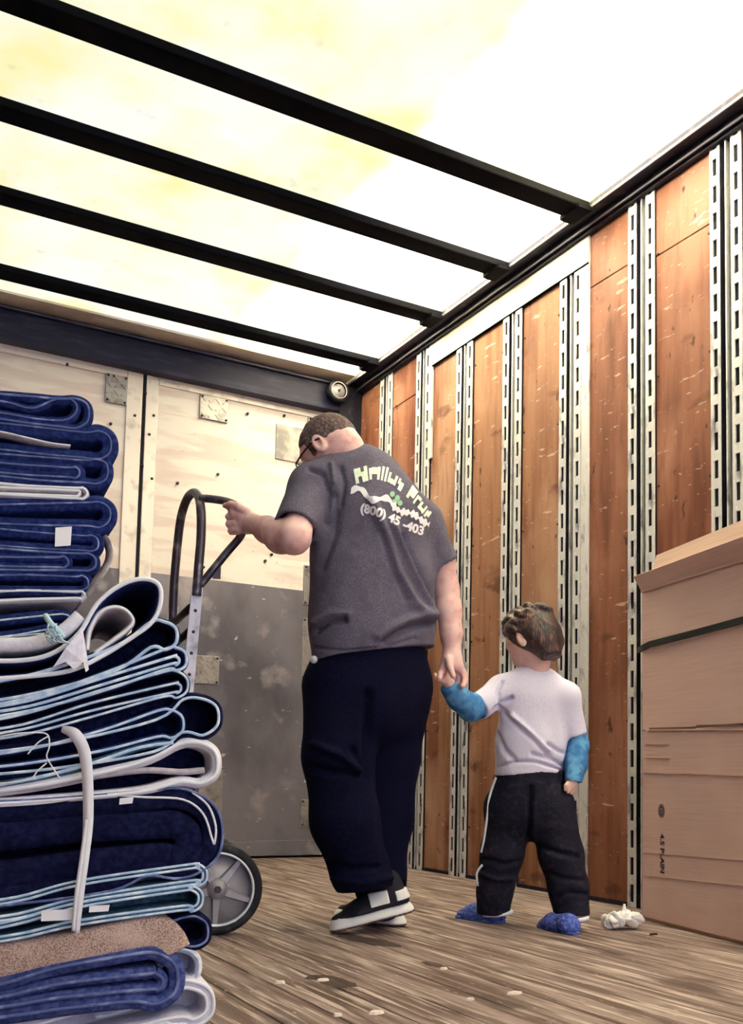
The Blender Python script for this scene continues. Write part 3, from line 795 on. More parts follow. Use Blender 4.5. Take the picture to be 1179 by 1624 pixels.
# white cloth corner and frayed cord on top of the near stack
cl_ = [(84, 1058), (104, 1028), (122, 1004), (131, 998), (137, 1030), (141, 1062), (136, 1066), (132, 1050), (118, 1062), (104, 1050)]
mbc = MB()
vs = [PN(a, b, DF - .02 - .008 * math.sin(i)) for i, (a, b) in enumerate(cl_)] + [PN(a, b, DF - .014 - .008 * math.sin(i)) for i, (a, b) in enumerate(cl_)]
n_ = len(cl_)
mbc.add(vs, [tuple(range(n_)), tuple(range(2 * n_ - 1, n_ - 1, -1))] + [(i, n_ + i, n_ + (i + 1) % n_, (i + 1) % n_) for i in range(n_)])
setp(mbc.build('cloth_corner', M['whitef']), 'white cloth corner hanging below the topmost blanket of the near stack', 'cloth')
fr = MB()
for k in range(14):
    a = np.array([78 + random.uniform(-6, 14), 1008 + random.uniform(-14, 10)])
    b = a + np.array([random.uniform(-8, 20), random.uniform(-22, 16)])
    fr.tube(smooth_path([PN(*a, DF - .03), PN(*((a + b) / 2 + np.random.uniform(-4, 4, 2)), DF - .045), PN(*b, DF - .03)], 4), .0016, 5)
fr.tube(smooth_path([PN(72, 976, DF - .02), PN(80, 988, DF - .035), PN(92, 1000, DF - .03), PN(100, 1012, DF - .025)], 5), .005, 8)
setp(fr.build('frayed_cord', M['fray']), 'frayed pale teal cord knot on top of the near stack', 'cord')
th_ = MB()
for pts in ([(0, 1168), (30, 1163), (60, 1162), (76, 1166), (78, 1185), (74, 1200), (84, 1218), (96, 1236)], [(74, 1210), (60, 1222), (50, 1234), (28, 1240), (0, 1242)], [(76, 1168), (60, 1178), (44, 1196)], [(-20, 1160), (0, 1164), (10, 1160)]):
    th_.tube(smooth_path([PN(a, b, DF - .026) for a, b in pts], 5), .0013, 5)
setp(th_.build('loose_thread', M['pipe_w']), 'loose white thread dangling on the near stack left of the tie strap', 'thread')

# ------------------------------------------------------------------ sculpting by distance fields
class SDF:
    def __init__(s, h):
        s.h, s.ops = h, []
    def cone(s, a, b, ra, rb, k=.02, flat=None, op='u'):
        """tapering limb; flat = (direction, factor) thins it along a direction"""
        a, b = np.asarray(a, float), np.asarray(b, float)
        m = max(ra, rb)
        s.ops.append((op, k, np.minimum(a, b) - m, np.maximum(a, b) + m, ('c', a, b - a, ra, rb, flat)))
        return s
    def chain(s, pts, rs, k=.02, flat=None, op='u'):
        for i in range(len(pts) - 1):
            s.cone(pts[i], pts[i + 1], rs[i], rs[i + 1], k, flat, op)
        return s
    def ell(s, c, r, axes=None, k=.02, op='u'):
        c = np.asarray(c, float); r = np.asarray(r, float)
        A = np.eye(3) if axes is None else np.array([norm(q) for q in axes])
        m = np.abs(A.T) @ r
        s.ops.append((op, k, c - m, c + m, ('e', c, A, r)))
        return s
    def cut(s, c, n, R):               # flatten everything beyond a plane, within R of c
        c = np.asarray(c, float)
        s.ops.append(('x', 0, c - R, c + R, ('p', c, norm(n), R)))
        return s
    def run(s):
        h = s.h
        lo = np.min([o[2] for o in s.ops if o[0] == 'u'], axis=0) - 4 * h
        hi = np.max([o[3] for o in s.ops if o[0] == 'u'], axis=0) + 4 * h
        n = np.ceil((hi - lo) / h).astype(int) + 1
        D = np.full(n, 1.0, np.float32)
        ax = [(lo[i] + h * np.arange(n[i])).astype(np.float32) for i in range(3)]
        for op, k, a, b, sh in s.ops:
            pad = k + 5 * h
            i0 = np.clip(np.floor((a - pad - lo) / h).astype(int), 0, n - 1)
            i1 = np.clip(np.ceil((b + pad - lo) / h).astype(int) + 1, 1, n)
            sl = tuple(slice(i0[i], i1[i]) for i in range(3))
            X = ax[0][sl[0]][:, None, None]; Y = ax[1][sl[1]][None, :, None]; Q = ax[2][sl[2]][None, None, :]
            d1 = D[sl]
            if sh[0] == 'c':
                _, A, e, ra, rb, flat = sh
                ee = float(e @ e) + 1e-12
                x, y, z = X - A[0], Y - A[1], Q - A[2]
                t = np.clip((x * e[0] + y * e[1] + z * e[2]) / ee, 0, 1)
                x = x - t * e[0]; y = y - t * e[1]; z = z - t * e[2]
                if flat is not None:
                    f, q = norm(flat[0]), flat[1]
                    w = (x * f[0] + y * f[1] + z * f[2]) * (q - 1)
                    x = x + w * f[0]; y = y + w * f[1]; z = z + w * f[2]
                d2 = np.sqrt(x * x + y * y + z * z) - (ra + t * (rb - ra))
            elif sh[0] == 'e':
                _, c, A, r = sh
                x, y, z = X - c[0], Y - c[1], Q - c[2]
                p = [(x * A[i][0] + y * A[i][1] + z * A[i][2]) for i in range(3)]
                k0 = np.sqrt(sum((p[i] / r[i]) ** 2 for i in range(3)))
                k1 = np.sqrt(sum((p[i] / r[i] ** 2) ** 2 for i in range(3))) + 1e-9
                d2 = k0 * (k0 - 1) / k1
            else:
                _, c, nn, R = sh
                x, y, z = X - c[0], Y - c[1], Q - c[2]
                pd = x * nn[0] + y * nn[1] + z * nn[2]
                inside = (x * x + y * y + z * z) < R * R
                D[sl] = np.where(inside, np.maximum(d1, pd), d1)
                continue
            if op == 'u':
                if k > 0:
                    hh = np.clip(.5 + .5 * (d1 - d2) / k, 0, 1)
                    D[sl] = d1 * (1 - hh) + d2 * hh - k * hh * (1 - hh)
                else:
                    D[sl] = np.minimum(d1, d2)
            elif op == 's':
                D[sl] = np.maximum(d1, -d2)
        return nets(D, lo, h)
def nets(D, lo, h):
    S = (D < 0)
    n = np.array(D.shape)
    c8 = np.zeros(n - 1, np.uint8)
    for i in (0, 1):
        for j in (0, 1):
            for k in (0, 1):
                c8 += S[i:n[0] - 1 + i, j:n[1] - 1 + j, k:n[2] - 1 + k]
    act = np.argwhere((c8 > 0) & (c8 < 8))
    idx = np.full(n - 1, -1, np.int32)
    idx[tuple(act.T)] = np.arange(len(act))
    offs = np.array([(i, j, k) for i in (0, 1) for j in (0, 1) for k in (0, 1)])
    val = np.stack([D[act[:, 0] + o[0], act[:, 1] + o[1], act[:, 2] + o[2]] for o in offs], 1)
    acc = np.zeros((len(act), 3)); cnt = np.zeros(len(act))
    for p in range(8):
        for q in range(p + 1, 8):
            df = offs[q] - offs[p]
            if np.abs(df).sum() != 1:
                continue
            a, b = val[:, p], val[:, q]
            m = (a < 0) != (b < 0)
            t = np.where(m, a / np.where(m, a - b, 1), 0)
            acc += (offs[p] + t[:, None] * df) * m[:, None]
            cnt += m
    vs = lo + (act + acc / cnt[:, None]) * h
    quads = []
    for axis in range(3):
        o1, o2 = [(1, 2), (2, 0), (0, 1)][axis]
        sa = [slice(None)] * 3; sb = [slice(None)] * 3
        sa[axis] = slice(0, n[axis] - 1); sb[axis] = slice(1, n[axis])
        e = np.argwhere(S[tuple(sa)] != S[tuple(sb)])
        e = e[(e[:, o1] > 0) & (e[:, o2] > 0) & (e[:, o1] < n[o1] - 1) & (e[:, o2] < n[o2] - 1)]
        flip = S[tuple(e.T)]
        def cell(d1, d2):
            c = e.copy(); c[:, o1] -= d1; c[:, o2] -= d2
            return idx[tuple(c.T)]
        q = np.stack([cell(1, 1), cell(0, 1), cell(0, 0), cell(1, 0)], 1)
        q = np.where(flip[:, None], q, q[:, ::-1])
        quads.append(q)
    return vs, np.concatenate(quads)
def sdf_mesh(name, S, m, parent, disp=None, sm=1):
    vs, q = S.run()
    for _ in range(sm):                # one relaxing pass takes the stair-steps off
        acc = np.zeros_like(vs); cnt = np.zeros(len(vs))
        for a, b in ((0, 1), (1, 2), (2, 3), (3, 0)):
            np.add.at(acc, q[:, a], vs[q[:, b]]); np.add.at(acc, q[:, b], vs[q[:, a]])
            np.add.at(cnt, q[:, a], 1); np.add.at(cnt, q[:, b], 1)
        vs = vs * .4 + .6 * acc / np.maximum(cnt, 1)[:, None]
    if disp is not None:
        fn = np.cross(vs[q[:, 2]] - vs[q[:, 0]], vs[q[:, 3]] - vs[q[:, 1]])
        nr = np.zeros_like(vs)
        for a in range(4):
            np.add.at(nr, q[:, a], fn)
        nr /= np.linalg.norm(nr, axis=1)[:, None] + 1e-12
        vs = vs + nr * disp(vs, nr)[:, None]
    me = bpy.data.meshes.new(name)
    me.vertices.add(len(vs)); me.vertices.foreach_set('co', vs.astype(np.float32).ravel())
    me.loops.add(q.size); me.loops.foreach_set('vertex_index', q.astype(np.int32).ravel())
    me.polygons.add(len(q)); me.polygons.foreach_set('loop_start', (np.arange(len(q)) * 4).astype(np.int32))
    me.update(calc_edges=True)
    me.polygons.foreach_set('use_smooth', np.ones(len(q), bool))
    me.validate()
    o = link(name, me, m, parent)
    return o
def seg_dist(vs, pts):
    best = np.full(len(vs), 9.0)
    for a, b in zip(pts[:-1], pts[1:]):
        a, b = np.asarray(a), np.asarray(b)
        e = b - a
        t = np.clip(((vs - a) @ e) / (e @ e + 1e-12), 0, 1)
        best = np.minimum(best, np.linalg.norm(vs - a - t[:, None] * e, axis=1))
    return best
def wrinkle(amp, freq, dirs, seed):
    rs = np.random.RandomState(seed)
    W_ = [(norm(np.asarray(d) + rs.normal(0, .25, 3)), freq * rs.uniform(.6, 1.5), rs.uniform(0, 6.28), rs.uniform(.4, 1)) for d in dirs for _ in range(3)]
    mod = [(norm(rs.normal(0, 1, 3)), freq * .35 * rs.uniform(.6, 1.4), rs.uniform(0, 6.28)) for _ in range(3)]
    def f(vs):
        o = np.zeros(len(vs))
        for d, q, ph, a in W_:
            warp = .7 * np.sin(vs @ mod[0][0] * mod[0][1] + mod[0][2]) + .5 * np.sin(vs @ mod[1][0] * mod[1][1] * 1.7 + mod[1][2])
            o += a * np.sin(vs @ d * q + ph + 1.6 * warp)
        return amp * o / len(W_) * 1.6
    return f
def make_disp(base=None, folds=(), gain=2.1):
    """folds: (pts px with depth, amplitude, width); amplitude < 0 is a crease"""
    F_ = [([J(*p) for p in pts], a, w) for pts, a, w in folds]
    def f(vs, nr):
        d = np.zeros(len(vs)) if base is None else base(vs)
        for pts, a, w in F_:
            # distance measured across the view so that a fold follows the cloth
            pv = np.array(pts)
            vd = norm(pv.mean(axis=0) - CO)
            q = vs - np.outer((vs - CO) @ vd, vd); pq = pv - np.outer((pv - CO) @ vd, vd)
            dist = seg_dist(q, list(pq))
            front = np.clip(-(nr @ vd) * 2.5, 0, 1)
            d = d + gain * a * np.exp(-(dist / w) ** 2) * front
        return d
    return f

# ------------------------------------------------------------------ shoes
def shoe(name, parent, heel, toe, up, length, wid, mats, kind):
    """heel and toe: ends of the sole on its underside"""
    X = norm(toe - heel); Zs = norm(up - X * (up @ X)); Ys = np.cross(Zs, X)
    P = lambda a, b, c: heel + X * a * length + Ys * b * wid + Zs * c * length
    root = None
    so = SDF(.004)
    th = .10 if kind == 'trainer' else .05
    for (a, b, c, ra, rb) in ((.13, .62, 0, .145, .165), (.62, .82, 0, .165, .15)):
        so.cone(P(a, 0, 0), P(b, .06 if b > .8 else .02, 0), ra * length * .98, rb * length * .98, .01)
    so.cut(P(.5, 0, th * 1.25), Zs, length)
    so.cut(P(.5, 0, 0), -Zs, length)
    upp = SDF(.004)
    hgt = .38 if kind == 'trainer' else .17
    upp.cone(P(.16, 0, .08), P(.62, .02, .07), .125 * length, .14 * length, .02)
    upp.cone(P(.6, .02, .06), P(.83, .06, .045), .14 * length, .115 * length, .03)
    upp.cone(P(.16, 0, .10), P(.20, 0, hgt), .115 * length, .115 * length, .03)
    upp.cone(P(.20, 0, hgt * .85), P(.55, .02, .12), .10 * length, .12 * length, .04)
    upp.cut(P(.5, 0, th), -Zs, length * 1.2)
    u = sdf_mesh('shoe', upp, mats[0], parent)
    s_ = sdf_mesh('sole', so, mats[1], u)
    ou = SDF(.004)
    for (a, b, c, ra, rb) in ((.13, .62, 0, .145, .165), (.62, .82, 0, .165, .15)):
        ou.cone(P(a, 0, 0), P(b, .06 if b > .8 else .02, 0), ra * length * .95, rb * length * .95, .01)
    ou.cut(P(.5, 0, .004), Zs, length); ou.cut(P(.5, 0, -.018), -Zs, length)
    sdf_mesh('outsole', ou, mats[2], u)
    return u, P

# ------------------------------------------------------------------ the man
mb_dir = norm(V * math.cos(math.radians(35)) - U * math.sin(math.radians(35)))     # where his chest points
man_base = PL(590, 1462, 2, 0)
man = thing('person', 'man in grey T-shirt and black trousers holding the hand truck and a child\'s hand', 'person', man_base)
HK = J(524, 712, 3.06)
hF = norm(-U * .72 + V * .42 - Z * .55); hL = norm(np.cross(Z + hF * .55, hF)); hU = np.cross(hF, hL)
hp = lambda a, b, c: HK + hF * a + hL * b + hU * c
bd = SDF(.004)
# head
bd.ell(HK + hU * .012, (.094, .076, .096), (hF, hL, hU), .01)
bd.ell(hp(.03, 0, -.06), (.068, .058, .062), (hF, hL, hU), .03)
bd.cone(hp(.08, .0, .0), hp(.106, 0, -.030), .009, .013, .012)                      # nose
bd.ell(hp(.088, 0, -.062), (.013, .024, .009), (hF, hL, hU), .01)                    # mouth
bd.ell(hp(.075, 0, -.098), (.022, .025, .02), (hF, hL, hU), .02)                     # chin
for s in (-1, 1):
    bd.ell(hp(.084, s * .030, .006), (.016, .019, .011), (hF, hL, hU), .004, 's')
    bd.ell(hp(.078, s * .030, .006), (.013, .013, .012), (hF, hL, hU), .002)
    bd.cone(hp(.083, s * .016, .022), hp(.074, s * .046, .022), .008, .007, .012)
    ec = hp(-.004, s * .079, -.012)
    eD = norm(hL * s - hF * .35)
    bd.ell(ec, (.020, .033, .010), (norm(hF + hL * s * .3), hU, eD), .004)
    bd.ell(ec + eD * .010 + hF * .002, (.011, .020, .009), (norm(hF + hL * s * .3), hU, eD), .002, 's')
# neck and trunk inside the clothes
NB = J(568, 764, 3.06)
bd.cone(hp(-.035, 0, -.045), NB, .062, .068, .03)
bd.cone(J(583, 800, 3.07), J(590, 1040, 3.1), .13, .14, .05, (mb_dir, 1.5))
SHL, SHR = J(494, 772, 3.0), J(667, 830, 3.14)
bd.cone(NB, SHL, .05, .042, .03); bd.cone(NB, SHR, .05, .042, .03)
bd.cone(J(548, 1090, 3.06), J(566, 1350, 3.04), .09, .045, .04)
bd.cone(J(620, 1090, 3.16), J(608, 1350, 3.18), .09, .045, .04)
# left arm: elbow towards the camera, forearm reaching to the grip
ELL, WRL = J(467, 853, 2.85), J(404, 831, 3.01)
bd.chain([SHL, ELL], [.044, .045], .02)
bd.chain([ELL, J(446, 851, 2.90), J(424, 840, 2.96), WRL], [.045, .047, .038, .029], .02)
bd.cone(WRL, J(391, 826, 3.035), .028, .030, .012, (V, 1.15))
# left hand closed on the grip
g0 = H(388, 828, .045)
PM = J(384, 822, 3.03)
bd.cone(J(393, 824, 3.03), J(374, 812, 3.035), .028, .022, .012, (V, 1.25))
bd.cone(J(392, 834, 3.03), J(374, 838, 3.04), .026, .018, .012, (V, 1.25))
for i, (yy, xx) in enumerate(((806, 371), (818, 368), (830, 368), (841, 371))):
    r = (.0098, .0102, .0098, .0088)[i]
    bd.chain([J(xx + 6, yy, 3.03), J(xx - 5, yy + 1, 3.045), J(xx - 4, yy + 3, 3.085), J(xx + 9, yy + 4, 3.10)], [r * 1.1, r * 1.05, r, r * .9], .004)
bd.chain([J(392, 812, 3.02), J(378, 803, 3.015), J(366, 800, 3.03), J(357, 802, 3.045)], [.014, .012, .0105, .009], .006)
# right arm hanging, hand around the child's hand
ELR, WRR = J(708, 935, 3.18), J(717, 1033, 3.13)
bd.chain([SHR, J(700, 890, 3.17), ELR], [.046, .043, .039], .02)
bd.chain([ELR, J(712, 968, 3.165), J(716, 1005, 3.145), WRR], [.039, .040, .033, .027], .02)
bd.chain([WRR, J(717, 1050, 3.12)], [.026, .028], .012, (V, 1.3))
bd.cone(J(711, 1045, 3.115), J(704, 1060, 3.11), .021, .015, .012, (V, 1.2))
bd.cone(J(722, 1044, 3.12), J(730, 1062, 3.125), .022, .014, .012, (V, 1.2))
bd.chain([J(728, 1054, 3.125), J(736, 1068, 3.125), J(738, 1079, 3.115), J(734, 1089, 3.10)], [.0125, .0105, .0095, .0085], .004)
bd.chain([J(722, 1056, 3.13), J(729, 1072, 3.14), J(728, 1084, 3.13)], [.012, .0105, .009], .004)
bd.chain([J(714, 1058, 3.135), J(719, 1074, 3.15), J(720, 1086, 3.14)], [.012, .0105, .009], .004)
bd.chain([J(706, 1058, 3.12), J(700, 1068, 3.10), J(697, 1076, 3.085)], [.013, .0105, .009], .004)
bd.chain([J(712, 1046, 3.10), J(714, 1058, 3.085), J(719, 1072, 3.075)], [.014, .0115, .009], .005)       # thumb
body = sdf_mesh('body', bd, M['skin'], man)
# cropped hair
hr = SDF(.004)
hr.ell(HK + hU * .016 - hF * .002, (.097, .079, .097), (hF, hL, hU), .0)
hr.cut(hp(.0, 0, .006), norm(-hU * .86 + hF * .50), .3)
hr.cut(hp(.072, 0, .05), norm(hF * .9 + hU * -.2), .3)
for s in (-1, 1):
    hr.cone(hp(.028, s * .069, .03), hp(.026, s * .070, -.022), .014, .008, .004, (hL, 1.8))
hair_n = wrinkle(.003, 160, [(1, 0, 0), (0, 1, 0), (0, 0, 1)], 3)
sdf_mesh('hair', hr, M['hair'], man, lambda v, n: hair_n(v))
# glasses
gl = MB()
for s in (-1, 1):
    gl.tube(smooth_path([hp(-.015, s * .084, -.004), hp(.01, s * .0825, .004), hp(.055, s * .076, .004), hp(.098, s * .062, .002)], 5), .0028, 8)
    c = hp(.102, s * .033, -.004)
    gl.tube([c + hL * .026 * math.cos(t) + hU * .017 * math.sin(t) for t in np.linspace(0, 2 * math.pi, 25)], .002, 6)
gl.tube([hp(.104, -.008, 0), hp(.106, 0, .002), hp(.104, .008, 0)], .002, 6)
gl.build('glasses', M['glass_fr'], man)
# T-shirt
ts = SDF(.0055)
hemL = J(469, 838, 2.885)
ts.cone(SHL, hemL + (hemL - SHL) * .25, .063, .069, .02)
ts.cut(hemL, norm(hemL - SHL), .15)
ts.cone(hemL - (hemL - SHL) * .25, hemL + (hemL - SHL) * .4, .052, .060, 0, None, 's')
hemR = J(701, 896, 3.165)
ts.cone(SHR, hemR + (hemR - SHR) * .3, .068, .056, .02)
ts.cut(hemR, norm(hemR - SHR), .15)
ts.cone(hemR - (hemR - SHR) * .25, hemR + (hemR - SHR) * .4, .047, .050, 0, None, 's')
ts.cone(J(560, 745, 3.05), SHL, .060, .060, .05)
ts.cone(J(566, 755, 3.06), SHR, .068, .062, .05)
ts.cone(J(576, 800, 3.07), J(592, 900, 3.08), .178, .198, .05, (mb_dir, 1.42))
ts.cone(J(592, 900, 3.08), J(592, 985, 3.09), .198, .205, .05, (mb_dir, 1.36))
ts.cone(J(592, 985, 3.09), J(592, 1090, 3.10), .205, .20, .05, (mb_dir, 1.36))
ts.ell(J(605, 815, 3.02), (.15, .09, .12), (np.cross(mb_dir, Z), mb_dir, Z), .06)
hem_c = J(592, 1034, 3.0)
hem_n = norm(-Z * .97 + U * .17 + V * .03)
ts.cut(hem_c, hem_n, .36)
nk = J(545, 728, 3.04)
ts.ell(nk + hF * .012 + Z * .018, (.072, .07, .034), (norm(hF * (1, 1, 0)), hL, hU), 0, 's')
tw = wrinkle(.0035, 26, [U * .8 + Z * .5, U * .6 - Z * .3], 11)
tee_folds = [
    ([(590, 795, 2.95), (612, 850, 2.94), (628, 905, 2.94), (655, 955, 2.95), (686, 985, 2.98)], .010, .014),
    ([(622, 830, 2.95), (645, 880, 2.95), (668, 930, 2.97), (688, 975, 3.0)], .009, .010),
    ([(606, 845, 2.95), (622, 900, 2.95), (645, 950, 2.96)], -.006, .010),
    ([(640, 850, 2.95), (662, 905, 2.97), (686, 950, 3.0)], -.007, .010),
    ([(500, 1000, 2.95), (522, 985, 2.94), (545, 984, 2.93)], -.010, .009),
    ([(500, 988, 2.95), (525, 973, 2.94), (552, 972, 2.93)], .007, .010),
    ([(612, 1020, 2.95), (640, 1000, 2.96), (670, 990, 2.98), (690, 990, 3.0)], -.012, .010),
    ([(600, 1008, 2.95), (640, 984, 2.96), (680, 974, 2.98)], .008, .012),
    ([(492, 745, 2.95), (512, 752, 2.95), (522, 780, 2.94), (518, 830, 2.93)], -.007, .007),
    ([(540, 742, 2.95), (546, 765, 2.95), (540, 800, 2.94)], -.005, .008),
    ([(526, 738, 2.95), (530, 765, 2.95)], .005, .007),
    ([(532, 790, 2.94), (528, 850, 2.93), (508, 900, 2.93)], -.006, .016),
    ([(498, 1027, 2.95), (545, 1033, 2.94), (610, 1028, 2.94), (660, 1012, 2.96)], -.004, .004),
]
tee = sdf_mesh('t_shirt', ts, M['tee'], man, make_disp(tw, tee_folds))
# trousers
tr = SDF(.0055)
tr.cone(J(588, 1035, 3.10), J(586, 1090, 3.10), .190, .198, .04, (mb_dir, 1.35))
tr.chain([J(548, 1095, 3.06), J(538, 1200, 3.02), J(548, 1300, 3.0), J(574, 1385, 3.03), J(590, 1425, 3.06)], [.135, .106, .101, .088, .074], .03)
tr.chain([J(622, 1090, 3.15), J(614, 1200, 3.18), J(606, 1300, 3.19), J(602, 1390, 3.19), J(606, 1425, 3.19)], [.128, .102, .096, .083, .074], .03)
tr.cut(J(590, 1016, 3.05), norm(Z * .97 - U * .15), .4)
tr.cut(J(590, 1408, 3.04), norm(-Z * .96 + U * .14), .16)
trf = [([(500, 1180, 2.9), (545, 1200, 2.88), (575, 1225, 2.9)], .008, .012), ([(490, 1215, 2.9), (530, 1225, 2.88), (575, 1232, 2.9)], -.008, .010),
       ([(560, 1190, 2.9), (575, 1210, 2.9)], -.008, .012), ([(520, 1370, 2.9), (560, 1380, 2.9), (600, 1375, 2.95)], -.008, .010), ([(530, 1392, 2.9), (570, 1400, 2.9), (620, 1392, 2.95)], .007, .009),
       ([(585, 1100, 2.92), (583, 1160, 2.92), (582, 1230, 2.92)], -.012, .012)]
sdf_mesh('trousers', tr, M['jeans'], man, make_disp(wrinkle(.0045, 22, [Z, Z * .7 + U * .6], 5), trf))
MB().lathe(J(498, 1046, 2.975), norm(-V), [(.0, .012), (.006, .010), (.009, .0005)], 14).build('belt_rivet', M['hubrim'], man)
# trainers
toeL = np.array([1.388, 2.765, .012]); heelL = J(656, 1442, 3.07)
shL, PLs = shoe('shoe', man, heelL, toeL, Z, .275, .09, (M['shoe'], M['sole'], M['sole_d']), 'trainer')
for a0, b0, c0, c1 in ((-.05, .17, .15, .26), (.25, .47, .15, .30)):
    wp = SDF(.003)
    wp.cone(PLs(.16, 0, .08), PLs(.62, .02, .07), .150 * .275, .162 * .275, .02)
    wp.cone(PLs(.16, 0, .10), PLs(.20, 0, .38), .142 * .275, .142 * .275, .03)
    wp.cone(PLs(.20, 0, .32), PLs(.55, .02, .12), .125 * .275, .142 * .275, .04)
    Xs = norm(toeL - heelL); Zq = norm(Z - Xs * Xs[2])
    wp.cut(PLs(a0, 0, .15), -Xs, .4); wp.cut(PLs(b0, 0, .15), Xs, .4)
    wp.cut(PLs(.3, 0, c1), Zq, .4); wp.cut(PLs(.3, 0, c0), -Zq, .4)
    sdf_mesh('white_panel', wp, M['sole'], shL)
heelR = np.array([1.655, 2.80, .008]); toeR = heelR + norm(-U * .23 + V * .15) * .27
shR, PRs = shoe('shoe', man, heelR, toeR, Z, .275, .09, (M['shoe'], M['sole'], M['sole_d']), 'trainer')

# lettering printed on the back of the shirt, laid on the cloth
def bvh_of(o):
    me = o.data
    return BVHTree.FromPolygons([v.co[:] for v in me.vertices], [p.vertices[:] for p in me.polygons])
tee_bvh = bvh_of(tee)
def lay(px, py, off=.0022):
    d = Vector(ray(px, py)).normalized()
    hit, n, _, _ = tee_bvh.ray_cast(Vector(CO), d)
    if hit is None:
        return None
    return hit + n * off
def print_on(me, path, height, m, name, parent):
    """text laid along a path of picture points across the shirt back"""
    P_ = np.array(smooth_path([(a, b, 0) for a, b in path], 12))[:, :2]
    L = np.concatenate([[0], np.cumsum(np.linalg.norm(np.diff(P_, axis=0), axis=1))])
    co = np.array([v.co[:] for v in me.vertices])
    x0, x1 = co[:, 0].min(), co[:, 0].max()
    y0, y1 = co[:, 1].min(), co[:, 1].max()
    bad = set()
    for i, v in enumerate(me.vertices):
        s_ = (v.co.x - x0) / (x1 - x0) * L[-1]
        cx = np.interp(s_, L, P_[:, 0]); cy = np.interp(s_, L, P_[:, 1])
        e = .5
        tx = np.interp(s_ + e, L, P_[:, 0]) - np.interp(s_ - e, L, P_[:, 0]); ty = np.interp(s_ + e, L, P_[:, 1]) - np.interp(s_ - e, L, P_[:, 1])
        tn = math.hypot(tx, ty) + 1e-9
        hh = ((v.co.y - y0) / (y1 - y0) - .5) * height
        q = lay(cx + ty / tn * hh * .6, cy - abs(tx) / tn * hh)
        if q is None:
            bad.add(i); q = Vector(tee.data.vertices[0].co)
        v.co = q
    if bad:
        bm = bmesh.new(); bm.from_mesh(me); bm.verts.ensure_lookup_table()
        bmesh.ops.delete(bm, geom=[bm.verts[i] for i in bad], context='VERTS')
        bm.to_mesh(me); bm.free()
    return link(name, me, m, parent)
def band_mesh(cols):                   # columns (x, bottom, top); None breaks the band
    me, vs, fs = bpy.data.meshes.new('print'), [], []
    prev = None
    for c in cols:
        if c is None:
            prev = None; continue
        x_, y0, y1 = c
        vs += [(x_, y0 + (y1 - y0) * k / 4, 0) for k in range(5)]
        if prev is not None:
            for k in range(4):
                fs.append((prev + k, len(vs) - 5 + k, len(vs) - 4 + k, prev + k + 1))
        prev = len(vs) - 5
    me.from_pydata(vs, [], fs); me.update()
    return me
rb = np.random.RandomState(8)
l1 = []
for (x0, x1, lo_, hi_) in ((0, .35, -.5, .5), (.35, .75, -.1, .5), (.75, 1.1, -.5, .2), (1.1, 1.45, -.5, .5), (1.6, 1.9, -.45, .3), (1.9, 2.5, -.1, .35), (2.5, 2.8, -.45, .4), (2.95, 3.2, -.45, .5), (3.35, 3.6, -.45, .5), (3.75, 4.0, -.4, .3), (4.0, 4.5, -.4, -.1), (4.5, 4.8, -.4, .3), (4.95, 5.2, -.1, .3), (5.2, 5.7, -.5, .1), (6.5, 6.85, -.5, .5), (6.85, 7.4, -.2, .5), (7.55, 7.8, -.45, .3), (7.8, 8.2, .05, .35), (8.3, 8.6, -.4, .25), (8.6, 9.0, -.4, -.1), (9.0, 9.25, -.4, .3), (9.4, 9.7, -.45, .2), (9.7, 10, -.2, .3)):
    l1 += [(x0, lo_, hi_), ((x0 + x1) / 2, lo_ + rb.uniform(-.05, .05), hi_ + rb.uniform(-.04, .04)), (x1, lo_, hi_), None]
print_on(band_mesh(l1), [(563, 757), (590, 750), (620, 757), (652, 782), (681, 818)], 26, M['print_g'], 'shirt_lettering', tee)
l2 = []
for k in range(121):
    x_ = k / 10
    c_ = .30 * math.sin(x_ * 1.5) * (1 if x_ < 6 else .45)
    h_ = .24 + .07 * math.sin(x_ * 4.1) + (.10 * math.sin(x_ * 9) if x_ > 6 else 0)
    l2.append((x_, c_ - h_, c_ + h_))
print_on(band_mesh(l2), [(557, 779), (585, 785), (612, 796), (642, 812), (681, 830)], 24, M['print'], 'shirt_lettering', tee)
print_on(text_mesh('(800) 45 -403', 1, .045, 3), [(572, 807), (596, 813), (620, 823), (645, 835), (671, 845)], 20, M['print'], 'shirt_lettering', tee)
em = MB()
for cx, cy in ((622, 784), (630, 790), (626, 796), (634, 798)):
    vs = [lay(cx + 4 * math.cos(t), cy + 4.5 * math.sin(t)) for t in np.linspace(0, 2 * math.pi, 13)[:-1]]
    if all(v is not None for v in vs):
        em.add(vs, [tuple(range(12))])
em.build('shirt_emblem', M['print_gg'], tee)

